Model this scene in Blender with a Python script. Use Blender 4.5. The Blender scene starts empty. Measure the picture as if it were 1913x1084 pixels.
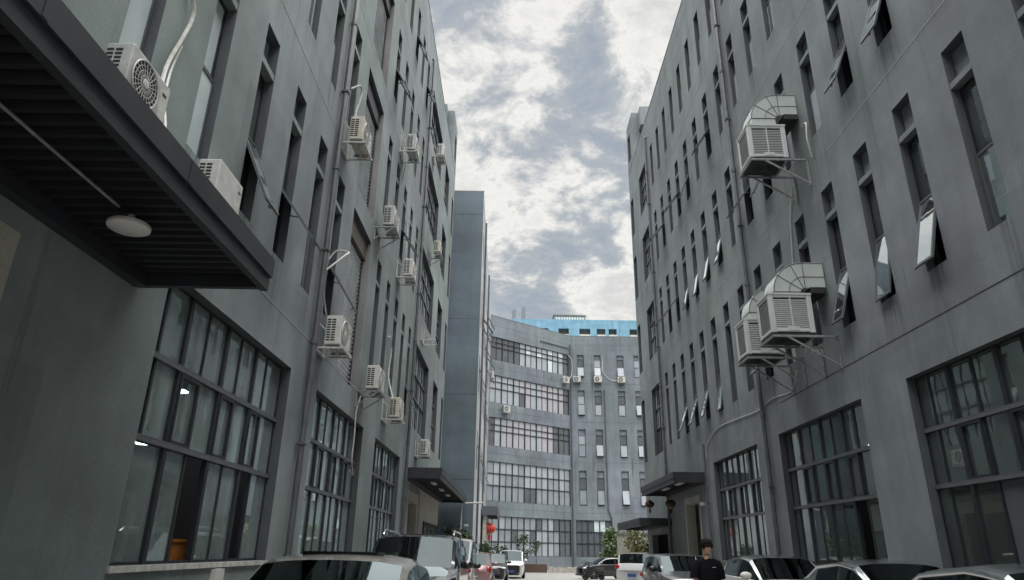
import bpy, math, random
from mathutils import Vector, Matrix, Euler
random.seed(7)
R = math.radians
SC = bpy.context.scene
COL = SC.collection

# ------------------------------------------------------------------ camera
cam_d = bpy.data.cameras.new('camera')
cam = bpy.data.objects.new('camera', cam_d)
COL.objects.link(cam)
SC.camera = cam
cam_d.sensor_fit = 'HORIZONTAL'
cam_d.sensor_width = 36.0
cam_d.lens = 36.0 * 1261.4 / 1913.0
cam_d.clip_end = 3000.0
PITCH, ROLL, YAW, EYE = 0.3680, 0.0161, -0.0071, 1.5
cp, sp, cy, sy = math.cos(PITCH), math.sin(PITCH), math.cos(YAW), math.sin(YAW)
fw = Vector((sy * cp, cy * cp, sp)); rt = Vector((cy, -sy, 0)); up = rt.cross(fw)
rt2 = math.cos(ROLL) * rt + math.sin(ROLL) * up
up2 = -math.sin(ROLL) * rt + math.cos(ROLL) * up
M = Matrix((rt2, up2, -fw)).transposed().to_4x4()
M.translation = (0, 0, EYE)
cam.matrix_world = M

# ------------------------------------------------------------------ world + sun
SUN_EL, SUN_AZ = 82.0, 150.0          # azimuth from +Y towards +X
world = bpy.data.worlds.new('World')
SC.world = world
world.use_nodes = True
nt = world.node_tree
for n in list(nt.nodes): nt.nodes.remove(n)
N = nt.nodes.new; LK = nt.links.new
w_out = N('ShaderNodeOutputWorld'); w_bg = N('ShaderNodeBackground'); LK(w_bg.outputs[0], w_out.inputs[0])
sky = N('ShaderNodeTexSky'); sky.sky_type = 'NISHITA'; sky.sun_disc = False
sky.sun_elevation = R(SUN_EL); sky.sun_rotation = R(SUN_AZ)
sky.air_density = 1.5; sky.dust_density = 2.5
tc = N('ShaderNodeTexCoord')
sep = N('ShaderNodeSeparateXYZ'); LK(tc.outputs['Generated'], sep.inputs[0])
def wmath(op, a, b=None):
    m = N('ShaderNodeMath'); m.operation = op
    for i, v in enumerate((a, b)):
        if v is None: continue
        if isinstance(v, (int, float)): m.inputs[i].default_value = v
        else: LK(v, m.inputs[i])
    return m.outputs[0]
zc = wmath('ADD', wmath('MAXIMUM', sep.outputs[2], 0.0), 0.22)
comb = N('ShaderNodeCombineXYZ')
LK(wmath('DIVIDE', sep.outputs[0], zc), comb.inputs[0]); LK(wmath('DIVIDE', sep.outputs[1], zc), comb.inputs[1])
comb.inputs[2].default_value = 3.7
def wnoise(scale, detail, rough, dist=0.0, off=(0, 0, 0)):
    mp = N('ShaderNodeMapping'); LK(comb.outputs[0], mp.inputs[0]); mp.inputs['Location'].default_value = off
    t = N('ShaderNodeTexNoise'); LK(mp.outputs[0], t.inputs['Vector'])
    t.inputs['Scale'].default_value = scale; t.inputs['Detail'].default_value = detail
    t.inputs['Roughness'].default_value = rough; t.inputs['Distortion'].default_value = dist
    return t.outputs[0]
def wramp(fac, stops):
    r = N('ShaderNodeValToRGB'); LK(fac, r.inputs[0])
    el = r.color_ramp.elements
    while len(el) < len(stops): el.new(0.5)
    for e, (p, c) in zip(el, stops): e.position = p; e.color = (*c, 1)
    return r.outputs[0]
def wmix(fac, a, b, mode='MIX'):
    m = N('ShaderNodeMix'); m.data_type = 'RGBA'; m.blend_type = mode
    if isinstance(fac, float): m.inputs[0].default_value = fac
    else: LK(fac, m.inputs[0])
    for i, v in ((6, a), (7, b)):
        if isinstance(v, tuple): m.inputs[i].default_value = (*v, 1)
        else: LK(v, m.inputs[i])
    return m.outputs[2]
CL_OFF = (3.3, 4.4, 0.0)
big = wnoise(1.7, 9.0, 0.58, 0.25, CL_OFF)
fine = wnoise(7.5, 6.0, 0.66, 0.25, (3.1, 1.7, 0))
dens = wmath('ADD', wmath('MULTIPLY', big, 0.64), wmath('MULTIPLY', fine, 0.36))
K = 0.325
cloud_col = wramp(dens, [(0.34, (2.25 * K, 2.4 * K, 2.55 * K)), (0.395, (1.72 * K, 1.92 * K, 2.15 * K)), (0.45, (2.35 * K, 2.5 * K, 2.62 * K)),
                         (0.505, (4.9 * K, 4.8 * K, 4.55 * K)), (0.575, (3.7 * K, 3.7 * K, 3.6 * K)), (0.64, (4.6 * K, 4.5 * K, 4.3 * K))])
sky_fac = wramp(dens, [(0.36, (0.05,) * 3), (0.48, (0.015,) * 3)])
cloud_mix = wmix(sky_fac, cloud_col, sky.outputs[0])
LK(cloud_mix, w_bg.inputs[0]); w_bg.inputs[1].default_value = 0.09

sun_d = bpy.data.lights.new('sun', 'SUN'); sun_d.energy = 1.5; sun_d.angle = R(88); sun_d.color = (1.0, 0.985, 0.965)
sun = bpy.data.objects.new('sun', sun_d); COL.objects.link(sun)
sd = Vector((math.sin(R(SUN_AZ)) * math.cos(R(SUN_EL)), math.cos(R(SUN_AZ)) * math.cos(R(SUN_EL)), math.sin(R(SUN_EL))))
sun.rotation_euler = sd.to_track_quat('Z', 'Y').to_euler(); sun.location = (0, 0, 60)

SC.view_settings.view_transform = 'Standard'
SC.view_settings.look = 'None'
SC.view_settings.exposure = 2.65
SC.view_settings.gamma = 1.0
SC.view_settings.use_curve_mapping = False
SC.render.engine = 'CYCLES'
SC.cycles.use_denoising = True
SC.cycles.max_bounces = 5
SC.cycles.transparent_max_bounces = 8
SC.cycles.caustics_reflective = False
SC.cycles.caustics_refractive = False
SC.cycles.sample_clamp_indirect = 4.0

# ------------------------------------------------------------------ materials
MATS = {}
def new_mat(name):
    m = bpy.data.materials.new(name); m.use_nodes = True
    t = m.node_tree
    b = t.nodes['Principled BSDF']
    return m, t, b
def plain(name, col, rough=0.6, metal=0.0, spec=0.5, var=0.0, scale=6.0, bump=0.0, bscale=60.0, coat=0.0, emit=None):
    if name in MATS: return MATS[name]
    m, t, b = new_mat(name)
    b.inputs['Base Color'].default_value = (*col, 1)
    b.inputs['Roughness'].default_value = rough
    b.inputs['Metallic'].default_value = metal
    b.inputs['Specular IOR Level'].default_value = spec
    if coat: b.inputs['Coat Weight'].default_value = coat; b.inputs['Coat Roughness'].default_value = 0.04
    if emit:
        b.inputs['Emission Color'].default_value = (*emit[0], 1); b.inputs['Emission Strength'].default_value = emit[1]
    geo = t.nodes.new('ShaderNodeNewGeometry')
    if var:
        n = t.nodes.new('ShaderNodeTexNoise'); n.inputs['Scale'].default_value = scale; n.inputs['Detail'].default_value = 5
        t.links.new(geo.outputs['Position'], n.inputs['Vector'])
        r = t.nodes.new('ShaderNodeMapRange'); r.inputs[1].default_value = 0.3; r.inputs[2].default_value = 0.7
        r.inputs[3].default_value = 1 - var; r.inputs[4].default_value = 1 + var
        t.links.new(n.outputs[0], r.inputs[0])
        mx = t.nodes.new('ShaderNodeMix'); mx.data_type = 'RGBA'; mx.blend_type = 'MULTIPLY'; mx.inputs[0].default_value = 1
        mx.inputs[6].default_value = (*col, 1); t.links.new(r.outputs[0], mx.inputs[7])
        t.links.new(mx.outputs[2], b.inputs['Base Color'])
    if bump:
        n = t.nodes.new('ShaderNodeTexNoise'); n.inputs['Scale'].default_value = bscale; n.inputs['Detail'].default_value = 6
        t.links.new(geo.outputs['Position'], n.inputs['Vector'])
        bp = t.nodes.new('ShaderNodeBump'); bp.inputs['Strength'].default_value = bump; bp.inputs['Distance'].default_value = 0.02
        t.links.new(n.outputs[0], bp.inputs['Height']); t.links.new(bp.outputs[0], b.inputs['Normal'])
    MATS[name] = m
    return m

def stucco(name, base, streak=0.17, patch=0.20, warm=(1.0, 1.0, 1.0), drips=False):
    """weathered painted render: cloudy patches, vertical rain streaks, fine grit"""
    m, t, b = new_mat(name)
    NN = t.nodes.new; L = t.links.new
    geo = NN('ShaderNodeNewGeometry')
    def noise(scale3, scale, detail, rough=0.55):
        mp = NN('ShaderNodeMapping'); mp.inputs['Scale'].default_value = scale3
        L(geo.outputs['Position'], mp.inputs[0])
        n = NN('ShaderNodeTexNoise'); n.inputs['Scale'].default_value = scale; n.inputs['Detail'].default_value = detail
        n.inputs['Roughness'].default_value = rough
        L(mp.outputs[0], n.inputs['Vector']); return n.outputs[0]
    def rng(v, a, b_, c, d):
        r = NN('ShaderNodeMapRange'); L(v, r.inputs[0])
        for i, q in enumerate((a, b_, c, d)): r.inputs[i + 1].default_value = q
        return r.outputs[0]
    def mul(a, c):
        k = NN('ShaderNodeMath'); k.operation = 'MULTIPLY'; L(a, k.inputs[0]); L(c, k.inputs[1]); return k.outputs[0]
    p = rng(noise((1, 1, 1), 0.22, 6), 0.32, 0.68, 1 - patch, 1 + patch)
    p2 = rng(noise((1, 1, 0.6), 1.1, 8, 0.62), 0.3, 0.72, 1 - patch * 0.8, 1 + patch * 0.8)
    s = rng(noise((1, 1, 0.12), 1.5, 7, 0.6), 0.40, 0.72, 1 + streak * 0.18, 1 - streak * 0.55)
    g = rng(noise((1, 1, 1), 45, 3), 0.3, 0.7, 0.93, 1.07)
    # broad horizontal trowel bands
    h = rng(noise((0.15, 0.15, 1), 1.3, 4), 0.35, 0.65, 0.94, 1.06)
    vo = NN('ShaderNodeTexVoronoi'); vo.distance = 'CHEBYCHEV'; vo.inputs['Scale'].default_value = 0.42; vo.inputs['Randomness'].default_value = 0.85
    mpv = NN('ShaderNodeMapping'); mpv.inputs['Scale'].default_value = (1, 1, 0.7); L(geo.outputs['Position'], mpv.inputs[0]); L(mpv.outputs[0], vo.inputs['Vector'])
    spv = NN('ShaderNodeSeparateColor'); L(vo.outputs['Color'], spv.inputs[0])
    pv = rng(spv.outputs[0], 0, 1, 1 - patch * .42, 1 + patch * .42)
    rain = rng(noise((1, 1, 0.035), 3.4, 5, 0.65), 0.60, 0.78, 1.0, 1 - streak * 2.6)
    scuff = rng(noise((1, 1, 1), 3.2, 9, 0.7), 0.62, 0.74, 1.0, 1.12)
    v = mul(mul(mul(mul(mul(mul(mul(p, p2), s), g), h), pv), rain), scuff)
    if drips:                                  # rain runs below the sills of the slim windows
        sx = NN('ShaderNodeSeparateXYZ'); L(geo.outputs['Position'], sx.inputs[0])
        def mt(op, a, c=None, clamp=False):
            k = NN('ShaderNodeMath'); k.operation = op; k.use_clamp = clamp
            for i_, v_ in enumerate((a, c)):
                if v_ is None: continue
                if isinstance(v_, (int, float)): k.inputs[i_].default_value = v_
                else: L(v_, k.inputs[i_])
            return k.outputs[0]
        fr_ = mt('FRACT', mt('ADD', mt('DIVIDE', mt('SUBTRACT', sx.outputs[1], 9.695), 1.72), 100.5))
        col = rng(mt('ABSOLUTE', mt('SUBTRACT', fr_, 0.5)), 0.15, 0.25, 1.0, 0.0)
        tot = None
        for zs_ in (6.49, 11.73, 16.43, 21.11):
            dz = mt('SUBTRACT', zs_, sx.outputs[2])
            m_ = mt('MULTIPLY', rng(dz, 0.0, 1.7, 1.0, 0.0), mt('GREATER_THAN', dz, 0.0))
            tot = m_ if tot is None else mt('ADD', tot, m_)
        run = rng(noise((1, 1, 0.03), 9.0, 4, 0.6), 0.44, 0.66, 0.0, 1.0)
        far = rng(noise((1, 1, 1), 0.9, 2), 0.38, 0.6, 0.15, 1.0)
        dk = mt('SUBTRACT', 1.0, mt('MULTIPLY', mt('MULTIPLY', mt('MULTIPLY', tot, col), mt('MULTIPLY', run, far)), 0.62))
        v = mul(v, dk)
        # splash-back grime close to the ground
        v = mul(v, rng(mt('ADD', sx.outputs[2], mt('MULTIPLY', noise((1, 1, 1), 1.4, 6), 1.6)), 0.6, 2.0, 0.72, 1.0))
    mx = NN('ShaderNodeMix'); mx.data_type = 'RGBA'; mx.blend_type = 'MULTIPLY'; mx.inputs[0].default_value = 1
    mx.inputs[6].default_value = (base[0] * warm[0], base[1] * warm[1], base[2] * warm[2], 1); L(v, mx.inputs[7])
    # hue drift between greenish and bluish paint
    hn = rng(noise((1, 1, 1), 0.12, 3), 0.35, 0.65, 0, 1)
    tint = NN('ShaderNodeMix'); tint.data_type = 'RGBA'; L(hn, tint.inputs[0])
    tint.inputs[6].default_value = (0.98, 1.03, 0.98, 1); tint.inputs[7].default_value = (1.0, 0.98, 1.04, 1)
    m2 = NN('ShaderNodeMix'); m2.data_type = 'RGBA'; m2.blend_type = 'MULTIPLY'; m2.inputs[0].default_value = 1
    L(mx.outputs[2], m2.inputs[6]); L(tint.outputs[2], m2.inputs[7])
    L(m2.outputs[2], b.inputs['Base Color'])
    b.inputs['Roughness'].default_value = 0.75; b.inputs['Specular IOR Level'].default_value = 0.35
    n1 = noise((1, 1, 1), 30, 6); bp = NN('ShaderNodeBump'); bp.inputs['Strength'].default_value = 0.22; bp.inputs['Distance'].default_value = 0.02
    L(n1, bp.inputs['Height']); L(bp.outputs[0], b.inputs['Normal'])
    MATS[name] = m
    return m

def glass(name, tint, gloss, base_refl, boost, rough=0.015, wav=0.02, dust_sheen=0.0, dust_sheen_col=(0.3, 0.33, 0.33)):
    m = bpy.data.materials.new(name); m.use_nodes = True
    t = m.node_tree
    for n in list(t.nodes): t.nodes.remove(n)
    NN = t.nodes.new; L = t.links.new
    o = NN('ShaderNodeOutputMaterial'); mx = NN('ShaderNodeMixShader'); tr = NN('ShaderNodeBsdfTransparent'); gl = NN('ShaderNodeBsdfGlossy')
    tr.inputs[0].default_value = (*tint, 1); gl.inputs[0].default_value = (*gloss, 1); gl.inputs['Roughness'].default_value = rough
    # Schlick reflectance that is the same from both sides of the sheet
    gi = NN('ShaderNodeNewGeometry'); dt = NN('ShaderNodeVectorMath'); dt.operation = 'DOT_PRODUCT'
    L(gi.outputs['Incoming'], dt.inputs[0]); L(gi.outputs['Normal'], dt.inputs[1])
    def mth(op, a, b):
        k = NN('ShaderNodeMath'); k.operation = op
        for i_, v_ in enumerate((a, b)):
            if v_ is None: continue
            if isinstance(v_, float): k.inputs[i_].default_value = v_
            else: L(v_, k.inputs[i_])
        return k.outputs[0]
    sch = mth('ADD', mth('MULTIPLY', mth('POWER', mth('SUBTRACT', 1.0, mth('ABSOLUTE', dt.outputs['Value'], None)), 5.0), 0.96), 0.04)
    ma = NN('ShaderNodeMath'); ma.operation = 'MULTIPLY_ADD'; ma.use_clamp = True
    L(sch, ma.inputs[0]); ma.inputs[1].default_value = boost; ma.inputs[2].default_value = base_refl
    L(ma.outputs[0], mx.inputs[0]); L(tr.outputs[0], mx.inputs[1]); L(gl.outputs[0], mx.inputs[2]); 
    if dust_sheen:
        geo0 = NN('ShaderNodeNewGeometry'); mp = NN('ShaderNodeMapping'); mp.inputs['Scale'].default_value = (1, 1, .35); L(geo0.outputs['Position'], mp.inputs[0])
        dn = NN('ShaderNodeTexNoise'); dn.inputs['Scale'].default_value = 1.8; dn.inputs['Detail'].default_value = 6; L(mp.outputs[0], dn.inputs['Vector'])
        dr = NN('ShaderNodeMapRange'); L(dn.outputs[0], dr.inputs[0])
        for i_, v_ in enumerate((.35, .68, dust_sheen * .75, dust_sheen * 1.25)): dr.inputs[i_ + 1].default_value = v_
        df = NN('ShaderNodeBsdfDiffuse'); df.inputs[0].default_value = (*dust_sheen_col, 1)
        m2 = NN('ShaderNodeMixShader'); L(dr.outputs[0], m2.inputs[0]); L(mx.outputs[0], m2.inputs[1]); L(df.outputs[0], m2.inputs[2]); L(m2.outputs[0], o.inputs[0])
    else: L(mx.outputs[0], o.inputs[0])
    if wav:
        geo = NN('ShaderNodeNewGeometry'); n = NN('ShaderNodeTexNoise'); n.inputs['Scale'].default_value = 1.6; n.inputs['Detail'].default_value = 2
        L(geo.outputs['Position'], n.inputs['Vector'])
        bp = NN('ShaderNodeBump'); bp.inputs['Strength'].default_value = wav; bp.inputs['Distance'].default_value = 0.3
        L(n.outputs[0], bp.inputs['Height']); L(bp.outputs[0], gl.inputs['Normal'])
    MATS[name] = m
    return m

WALL_L = stucco('wall_paint_left', (0.202, 0.234, 0.232), drips=True)
WALL_R = stucco('wall_paint_right', (0.192, 0.214, 0.222), drips=True)
WALL_B = stucco('wall_paint_rear', (0.165, 0.190, 0.210), 0.35, 0.14)
WALL_K = stucco('wall_paint_block', (0.135, 0.170, 0.200), 0.15, 0.14)
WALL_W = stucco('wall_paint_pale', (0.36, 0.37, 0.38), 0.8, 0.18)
BEIGE = stucco('beige_render', (0.42, 0.41, 0.36), 0.25, 0.12)
BLUE_W = stucco('blue_facade', (0.175, 0.335, 0.455), 0.3, 0.12)
CONCRETE = stucco('bare_concrete', (0.215, 0.215, 0.21), 0.5, 0.2)
GROUND = plain('ground_concrete', (0.235, 0.23, 0.215), 0.85, var=0.12, scale=3.0, bump=0.15, bscale=20)
FRAME = plain('window_frame', (0.028, 0.032, 0.040), 0.42, 0.3, var=0.15, scale=9)
FRAME_HILITE = plain('transom_highlight', (0.13, 0.138, 0.146), 0.45, 0.2, var=0.1, scale=9)
SASH = plain('sash_frame', (0.13, 0.14, 0.15), 0.4, 0.4)
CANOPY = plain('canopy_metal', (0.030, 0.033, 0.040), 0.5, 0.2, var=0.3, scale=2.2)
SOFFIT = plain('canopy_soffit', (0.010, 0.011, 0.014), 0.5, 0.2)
PIPE = plain('pipe_paint', (0.085, 0.09, 0.10), 0.45, var=0.25, scale=4)
WHITE = plain('white_plastic', (0.56, 0.56, 0.53), 0.45, var=0.10, scale=7)
WHITE_D = plain('dirty_white', (0.50, 0.50, 0.47), 0.6, var=0.25, scale=9)
GALV = plain('galvanised', (0.30, 0.31, 0.32), 0.45, 0.5, var=0.25, scale=12)
DARKGRILL = plain('dark_grille', (0.015, 0.016, 0.018), 0.6)
COIL = plain('condenser_coil', (0.055, 0.055, 0.05), 0.6)
COOLER = plain('cooler_plastic', (0.52, 0.54, 0.53), 0.45, var=0.08, scale=5)
DUCT = plain('duct_sheet', (0.52, 0.56, 0.54), 0.35, 0.15, var=0.06, scale=4)
SHUT = plain('shutter_steel', (0.60, 0.62, 0.64), 0.40, 0.15, var=0.2, scale=2.5)
RUST = plain('rusty_steel', (0.095, 0.082, 0.068), 0.7, var=0.5, scale=10)
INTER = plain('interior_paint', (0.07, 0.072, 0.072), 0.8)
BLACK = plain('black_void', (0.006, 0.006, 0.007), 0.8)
LAMPON = plain('lit_lamp', (0.8, 0.8, 0.8), 0.5, emit=((0.95, 0.97, 1.0), 9.0))
LAMPOFF = plain('lamp_diffuser', (0.72, 0.71, 0.69), 0.4)
LEDBLUE = plain('blue_led', (0.02, 0.02, 0.2), 0.5, emit=((0.05, 0.05, 1.0), 2.5))
WOOD = plain('orange_wood', (0.42, 0.15, 0.03), 0.5, var=0.2, scale=8)
SEAL = plain('joint_sealant', (0.42, 0.43, 0.44), 0.7)
SEAL_D = plain('joint_dark', (0.05, 0.05, 0.055), 0.9)  # dark colour of the joint lines
GLASS_S = glass('glass_sash', (0.40, 0.46, 0.46), (0.86, 0.93, 0.94), 0.30, 3.2, dust_sheen=0.06, dust_sheen_col=(0.4, 0.45, 0.45), wav=0.004)
REVEAL_SHADE = plain('reveal_shade_paint', (0.070, 0.078, 0.087), 0.75, var=0.15, scale=3)  # darker reveal paint, with the recess shade put into its colour
GLASS_T = glass('glass_tinted', (0.30, 0.36, 0.36), (0.80, 0.88, 0.88), 0.06, 2.4, dust_sheen=0.12, dust_sheen_col=(0.34, 0.40, 0.39))
GLASS_C = glass('glass_clear', (0.45, 0.52, 0.51), (0.80, 0.87, 0.88), 0.12, 2.6, dust_sheen=0.34, dust_sheen_col=(0.42, 0.51, 0.49), wav=0.004)  # dust film whose tone also carries light reflected in the panes
GLASS_R = glass('glass_clear_dim', (0.40, 0.47, 0.46), (0.80, 0.87, 0.88), 0.12, 2.4, dust_sheen=0.15, dust_sheen_col=(0.30, 0.37, 0.35), wav=0.004)
GLASS_F = plain('glass_frosted_skytone', (0.56, 0.65, 0.65), 0.16, spec=0.4, var=0.12, scale=1.3)  # frosted film; its pale colour also stands for reflected sky
GLASS_P = plain('glass_blind_pale', (0.34, 0.37, 0.40), 0.16, spec=0.4, var=0.08, scale=1.1)
GLASS_Q = plain('glass_blind_pink', (0.37, 0.36, 0.39), 0.16, spec=0.4, var=0.06, scale=1.1)
GLASS_G = plain('glass_blind_grey', (0.25, 0.28, 0.31), 0.14, spec=0.4, var=0.12, scale=1.2)
GLASS_D = plain('glass_dim', (0.10, 0.112, 0.125), 0.16, spec=0.4, var=0.15, scale=1.4)
CARGLASS = glass('car_glass', (0.05, 0.06, 0.06), (0.78, 0.92, 0.95), 0.0, 0.95, 0.03, 0.0)
TYRE = plain('tyre_rubber', (0.018, 0.018, 0.019), 0.85)
RIM = plain('alloy_rim', (0.45, 0.45, 0.46), 0.3, 0.9)
CHROME = plain('chrome_trim', (0.75, 0.76, 0.78), 0.12, 1.0)
BLKPL = plain('black_trim', (0.015, 0.015, 0.016), 0.35)
HLAMP = plain('headlamp_lens', (0.62, 0.64, 0.66), 0.08, spec=0.9)
TLAMP = plain('tail_lamp_lens', (0.42, 0.015, 0.02), 0.12, spec=0.8)
PLATE = plain('plate_blue', (0.05, 0.10, 0.30), 0.5)
REDSILK = plain('lantern_red', (0.50, 0.025, 0.03), 0.45, var=0.1)
MAROON = plain('lantern_maroon', (0.055, 0.030, 0.026), 0.6, var=0.15)
GOLD = plain('lantern_gold', (0.6, 0.38, 0.10), 0.4, 0.4)
BARK = plain('bark', (0.11, 0.085, 0.06), 0.9, var=0.3, scale=14)
SKIN = plain('skin', (0.52, 0.30, 0.20), 0.55)
HAIR = plain('hair', (0.012, 0.010, 0.009), 0.75, spec=0.15)
TSHIRT = plain('black_cotton', (0.007, 0.007, 0.009), 0.95, spec=0.1)
TROUSER = plain('dark_denim', (0.03, 0.035, 0.05), 0.9)
STONE = plain('planter_stone', (0.40, 0.38, 0.34), 0.85, var=0.25, scale=3)
BROWN = plain('planter_brown', (0.10, 0.06, 0.05), 0.8, var=0.2)
def leafmat(name, c1, c2):
    m, t, b = new_mat(name)
    oi = t.nodes.new('ShaderNodeNewGeometry'); n = t.nodes.new('ShaderNodeTexNoise'); n.inputs['Scale'].default_value = 3.0
    t.links.new(oi.outputs['Position'], n.inputs['Vector'])
    r = t.nodes.new('ShaderNodeValToRGB'); t.links.new(n.outputs[0], r.inputs[0])
    r.color_ramp.elements[0].position = 0.35; r.color_ramp.elements[0].color = (*c1, 1)
    r.color_ramp.elements[1].position = 0.65; r.color_ramp.elements[1].color = (*c2, 1)
    t.links.new(r.outputs[0], b.inputs['Base Color']); b.inputs['Roughness'].default_value = 0.55
    MATS[name] = m; return m
LEAF_A = leafmat('leaf_mid', (0.035, 0.065, 0.02), (0.09, 0.13, 0.04))
LEAF_B = leafmat('leaf_dark', (0.02, 0.045, 0.015), (0.05, 0.08, 0.03))
LEAF_Y = leafmat('leaf_yellow', (0.10, 0.12, 0.03), (0.20, 0.20, 0.06))

# ------------------------------------------------------------------ mesh helpers
class MB:
    def __init__(s): s.v = []; s.f = []
    def box(s, x0, x1, y0, y1, z0, z1):
        n = len(s.v)
        s.v += [(x0, y0, z0), (x1, y0, z0), (x1, y1, z0), (x0, y1, z0), (x0, y0, z1), (x1, y0, z1), (x1, y1, z1), (x0, y1, z1)]
        s.f += [tuple(n + i for i in q) for q in ((0, 3, 2, 1), (4, 5, 6, 7), (0, 1, 5, 4), (1, 2, 6, 5), (2, 3, 7, 6), (3, 0, 4, 7))]
        return s
    def quad(s, *p):
        n = len(s.v); s.v += [tuple(q) for q in p]; s.f.append(tuple(range(n, n + len(p)))); return s
    def bar(s, a, b, w, h=None, upv=(0, 0, 1)):
        h = h or w; a = Vector(a); b = Vector(b); d = (b - a).normalized()
        u = Vector(upv)
        if abs(d.dot(u)) > 0.95: u = Vector((1, 0, 0))
        r = d.cross(u).normalized(); u = r.cross(d).normalized()
        n = len(s.v)
        for p in (a, b):
            for i, j in ((-1, -1), (1, -1), (1, 1), (-1, 1)): s.v.append(tuple(p + r * (i * w / 2) + u * (j * h / 2)))
        s.f += [tuple(n + i for i in q) for q in ((0, 1, 2, 3), (7, 6, 5, 4), (0, 4, 5, 1), (1, 5, 6, 2), (2, 6, 7, 3), (3, 7, 4, 0))]
        return s
    def tube(s, pts, r, seg=8, cap=True, radii=None):
        pts = [Vector(p) for p in pts]; n0 = len(s.v); k = len(pts)
        prev = None
        for i, p in enumerate(pts):
            d = (pts[min(i + 1, k - 1)] - pts[max(i - 1, 0)]).normalized()
            if prev is None:
                u = Vector((0, 0, 1)) if abs(d.z) < 0.9 else Vector((1, 0, 0))
                a = d.cross(u).normalized()
            else:
                a = (prev - d * prev.dot(d)).normalized()
            prev = a; c = d.cross(a)
            rr = radii[i] if radii else r
            for j in range(seg):
                t = 2 * math.pi * j / seg
                s.v.append(tuple(p + a * (rr * math.cos(t)) + c * (rr * math.sin(t))))
        for i in range(k - 1):
            for j in range(seg):
                a0 = n0 + i * seg + j; a1 = n0 + i * seg + (j + 1) % seg
                s.f.append((a0, a1, a1 + seg, a0 + seg))
        if cap:
            s.f.append(tuple(n0 + j for j in range(seg))[::-1]); s.f.append(tuple(n0 + (k - 1) * seg + j for j in range(seg)))
        return s
    def lathe(s, prof, seg=20, org=(0, 0, 0), axis='z', sc=(1, 1, 1)):
        n0 = len(s.v); k = len(prof)
        for r, h in prof:
            for j in range(seg):
                t = 2 * math.pi * j / seg; a, b = r * math.cos(t), r * math.sin(t)
                p = {'z': (a, b, h), 'x': (h, a, b), 'y': (a, h, b)}[axis]
                s.v.append(tuple(o + q * c for o, q, c in zip(org, p, sc)))
        for i in range(k - 1):
            for j in range(seg):
                a0 = n0 + i * seg + j; a1 = n0 + i * seg + (j + 1) % seg
                s.f.append((a0, a1, a1 + seg, a0 + seg))
        if prof[0][0] > 1e-5: s.f.append(tuple(n0 + j for j in range(seg))[::-1])
        if prof[-1][0] > 1e-5: s.f.append(tuple(n0 + (k - 1) * seg + j for j in range(seg)))
        return s
    def ball(s, c, r, seg=14, rings=8):
        prof = [(math.sin(math.pi * i / rings), -math.cos(math.pi * i / rings)) for i in range(rings + 1)]
        prof[0] = (1e-6, -1); prof[-1] = (1e-6, 1)
        return s.lathe(prof, seg, c, 'z', r)
    def mesh(s, name, mat, smooth=False, ang=35):
        m = bpy.data.meshes.new(name); m.from_pydata(s.v, [], s.f); m.update()
        m.materials.append(mat)
        if smooth:
            for p in m.polygons: p.use_smooth = True
            m.set_sharp_from_angle(angle=R(ang))
        return m
    def build(s, name, mat, parent=None, smooth=False, loc=(0, 0, 0), ang=35):
        return put(name, s.mesh(name, mat, smooth, ang), parent, loc)
def put(name, mesh, parent=None, loc=(0, 0, 0), rot=(0, 0, 0), sc=(1, 1, 1)):
    o = bpy.data.objects.new(name, mesh); COL.objects.link(o)
    o.location = loc; o.rotation_euler = rot; o.scale = sc
    if parent: o.parent = parent
    return o
def tag(o, label, cat, group=None, kind=None):
    if label: o['label'] = label
    if cat: o['category'] = cat
    if group: o['group'] = group
    if kind: o['kind'] = kind
    return o
def thing(name, label, cat, loc=(0, 0, 0), rz=0.0, group=None):
    o = put(name, None, None, loc, (0, 0, rz)); o.empty_display_size = 0.2
    return tag(o, label, cat, group)
def bevel(o, w=0.01, seg=2):
    b = o.modifiers.new('bevel', 'BEVEL'); b.width = w; b.segments = seg; b.limit_method = 'ANGLE'; b.angle_limit = R(40)
    return o
def zg(Y):                                   # the yard falls gently away from the camera
    return -0.0095 * min(max(Y - 15.0, 0.0), 42.0)

# ------------------------------------------------------------------ ground
gm = MB()
ys = [-60, -20, 0, 15, 25, 35, 45, 57, 70, 90, 130, 400]
for i in range(len(ys) - 1):
    gm.quad((-300, ys[i], zg(ys[i])), (300, ys[i], zg(ys[i])), (300, ys[i + 1], zg(ys[i + 1])), (-300, ys[i + 1], zg(ys[i + 1])))
tag(gm.build('ground', GROUND), 'pale concrete yard running between the two grey buildings', None, kind='structure')
pm = MB()
for sgn, X0, X1 in ((1, -4.42, -3.35), (1, 7.50, 7.72)):
    for i in range(1, 6):
        y0, y1 = max(ys[i], -10), min(ys[i + 1], 44)
        if y1 <= y0: continue
        z0, z1 = zg(y0), zg(y1)
        n = len(pm.v)
        pm.v += [(X0, y0, z0 - .02), (X1, y0, z0 - .02), (X1, y1, z1 - .02), (X0, y1, z1 - .02), (X0, y0, z0 + .12), (X1, y0, z0 + .12), (X1, y1, z1 + .12), (X0, y1, z1 + .12)]
        pm.f += [tuple(n + q for q in f) for f in ((4, 5, 6, 7), (0, 1, 5, 4), (1, 2, 6, 5), (2, 3, 7, 6), (3, 0, 4, 7))]
tag(pm.build('pavement', CONCRETE), 'raised concrete strips along both building walls', None, kind='structure')

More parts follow.
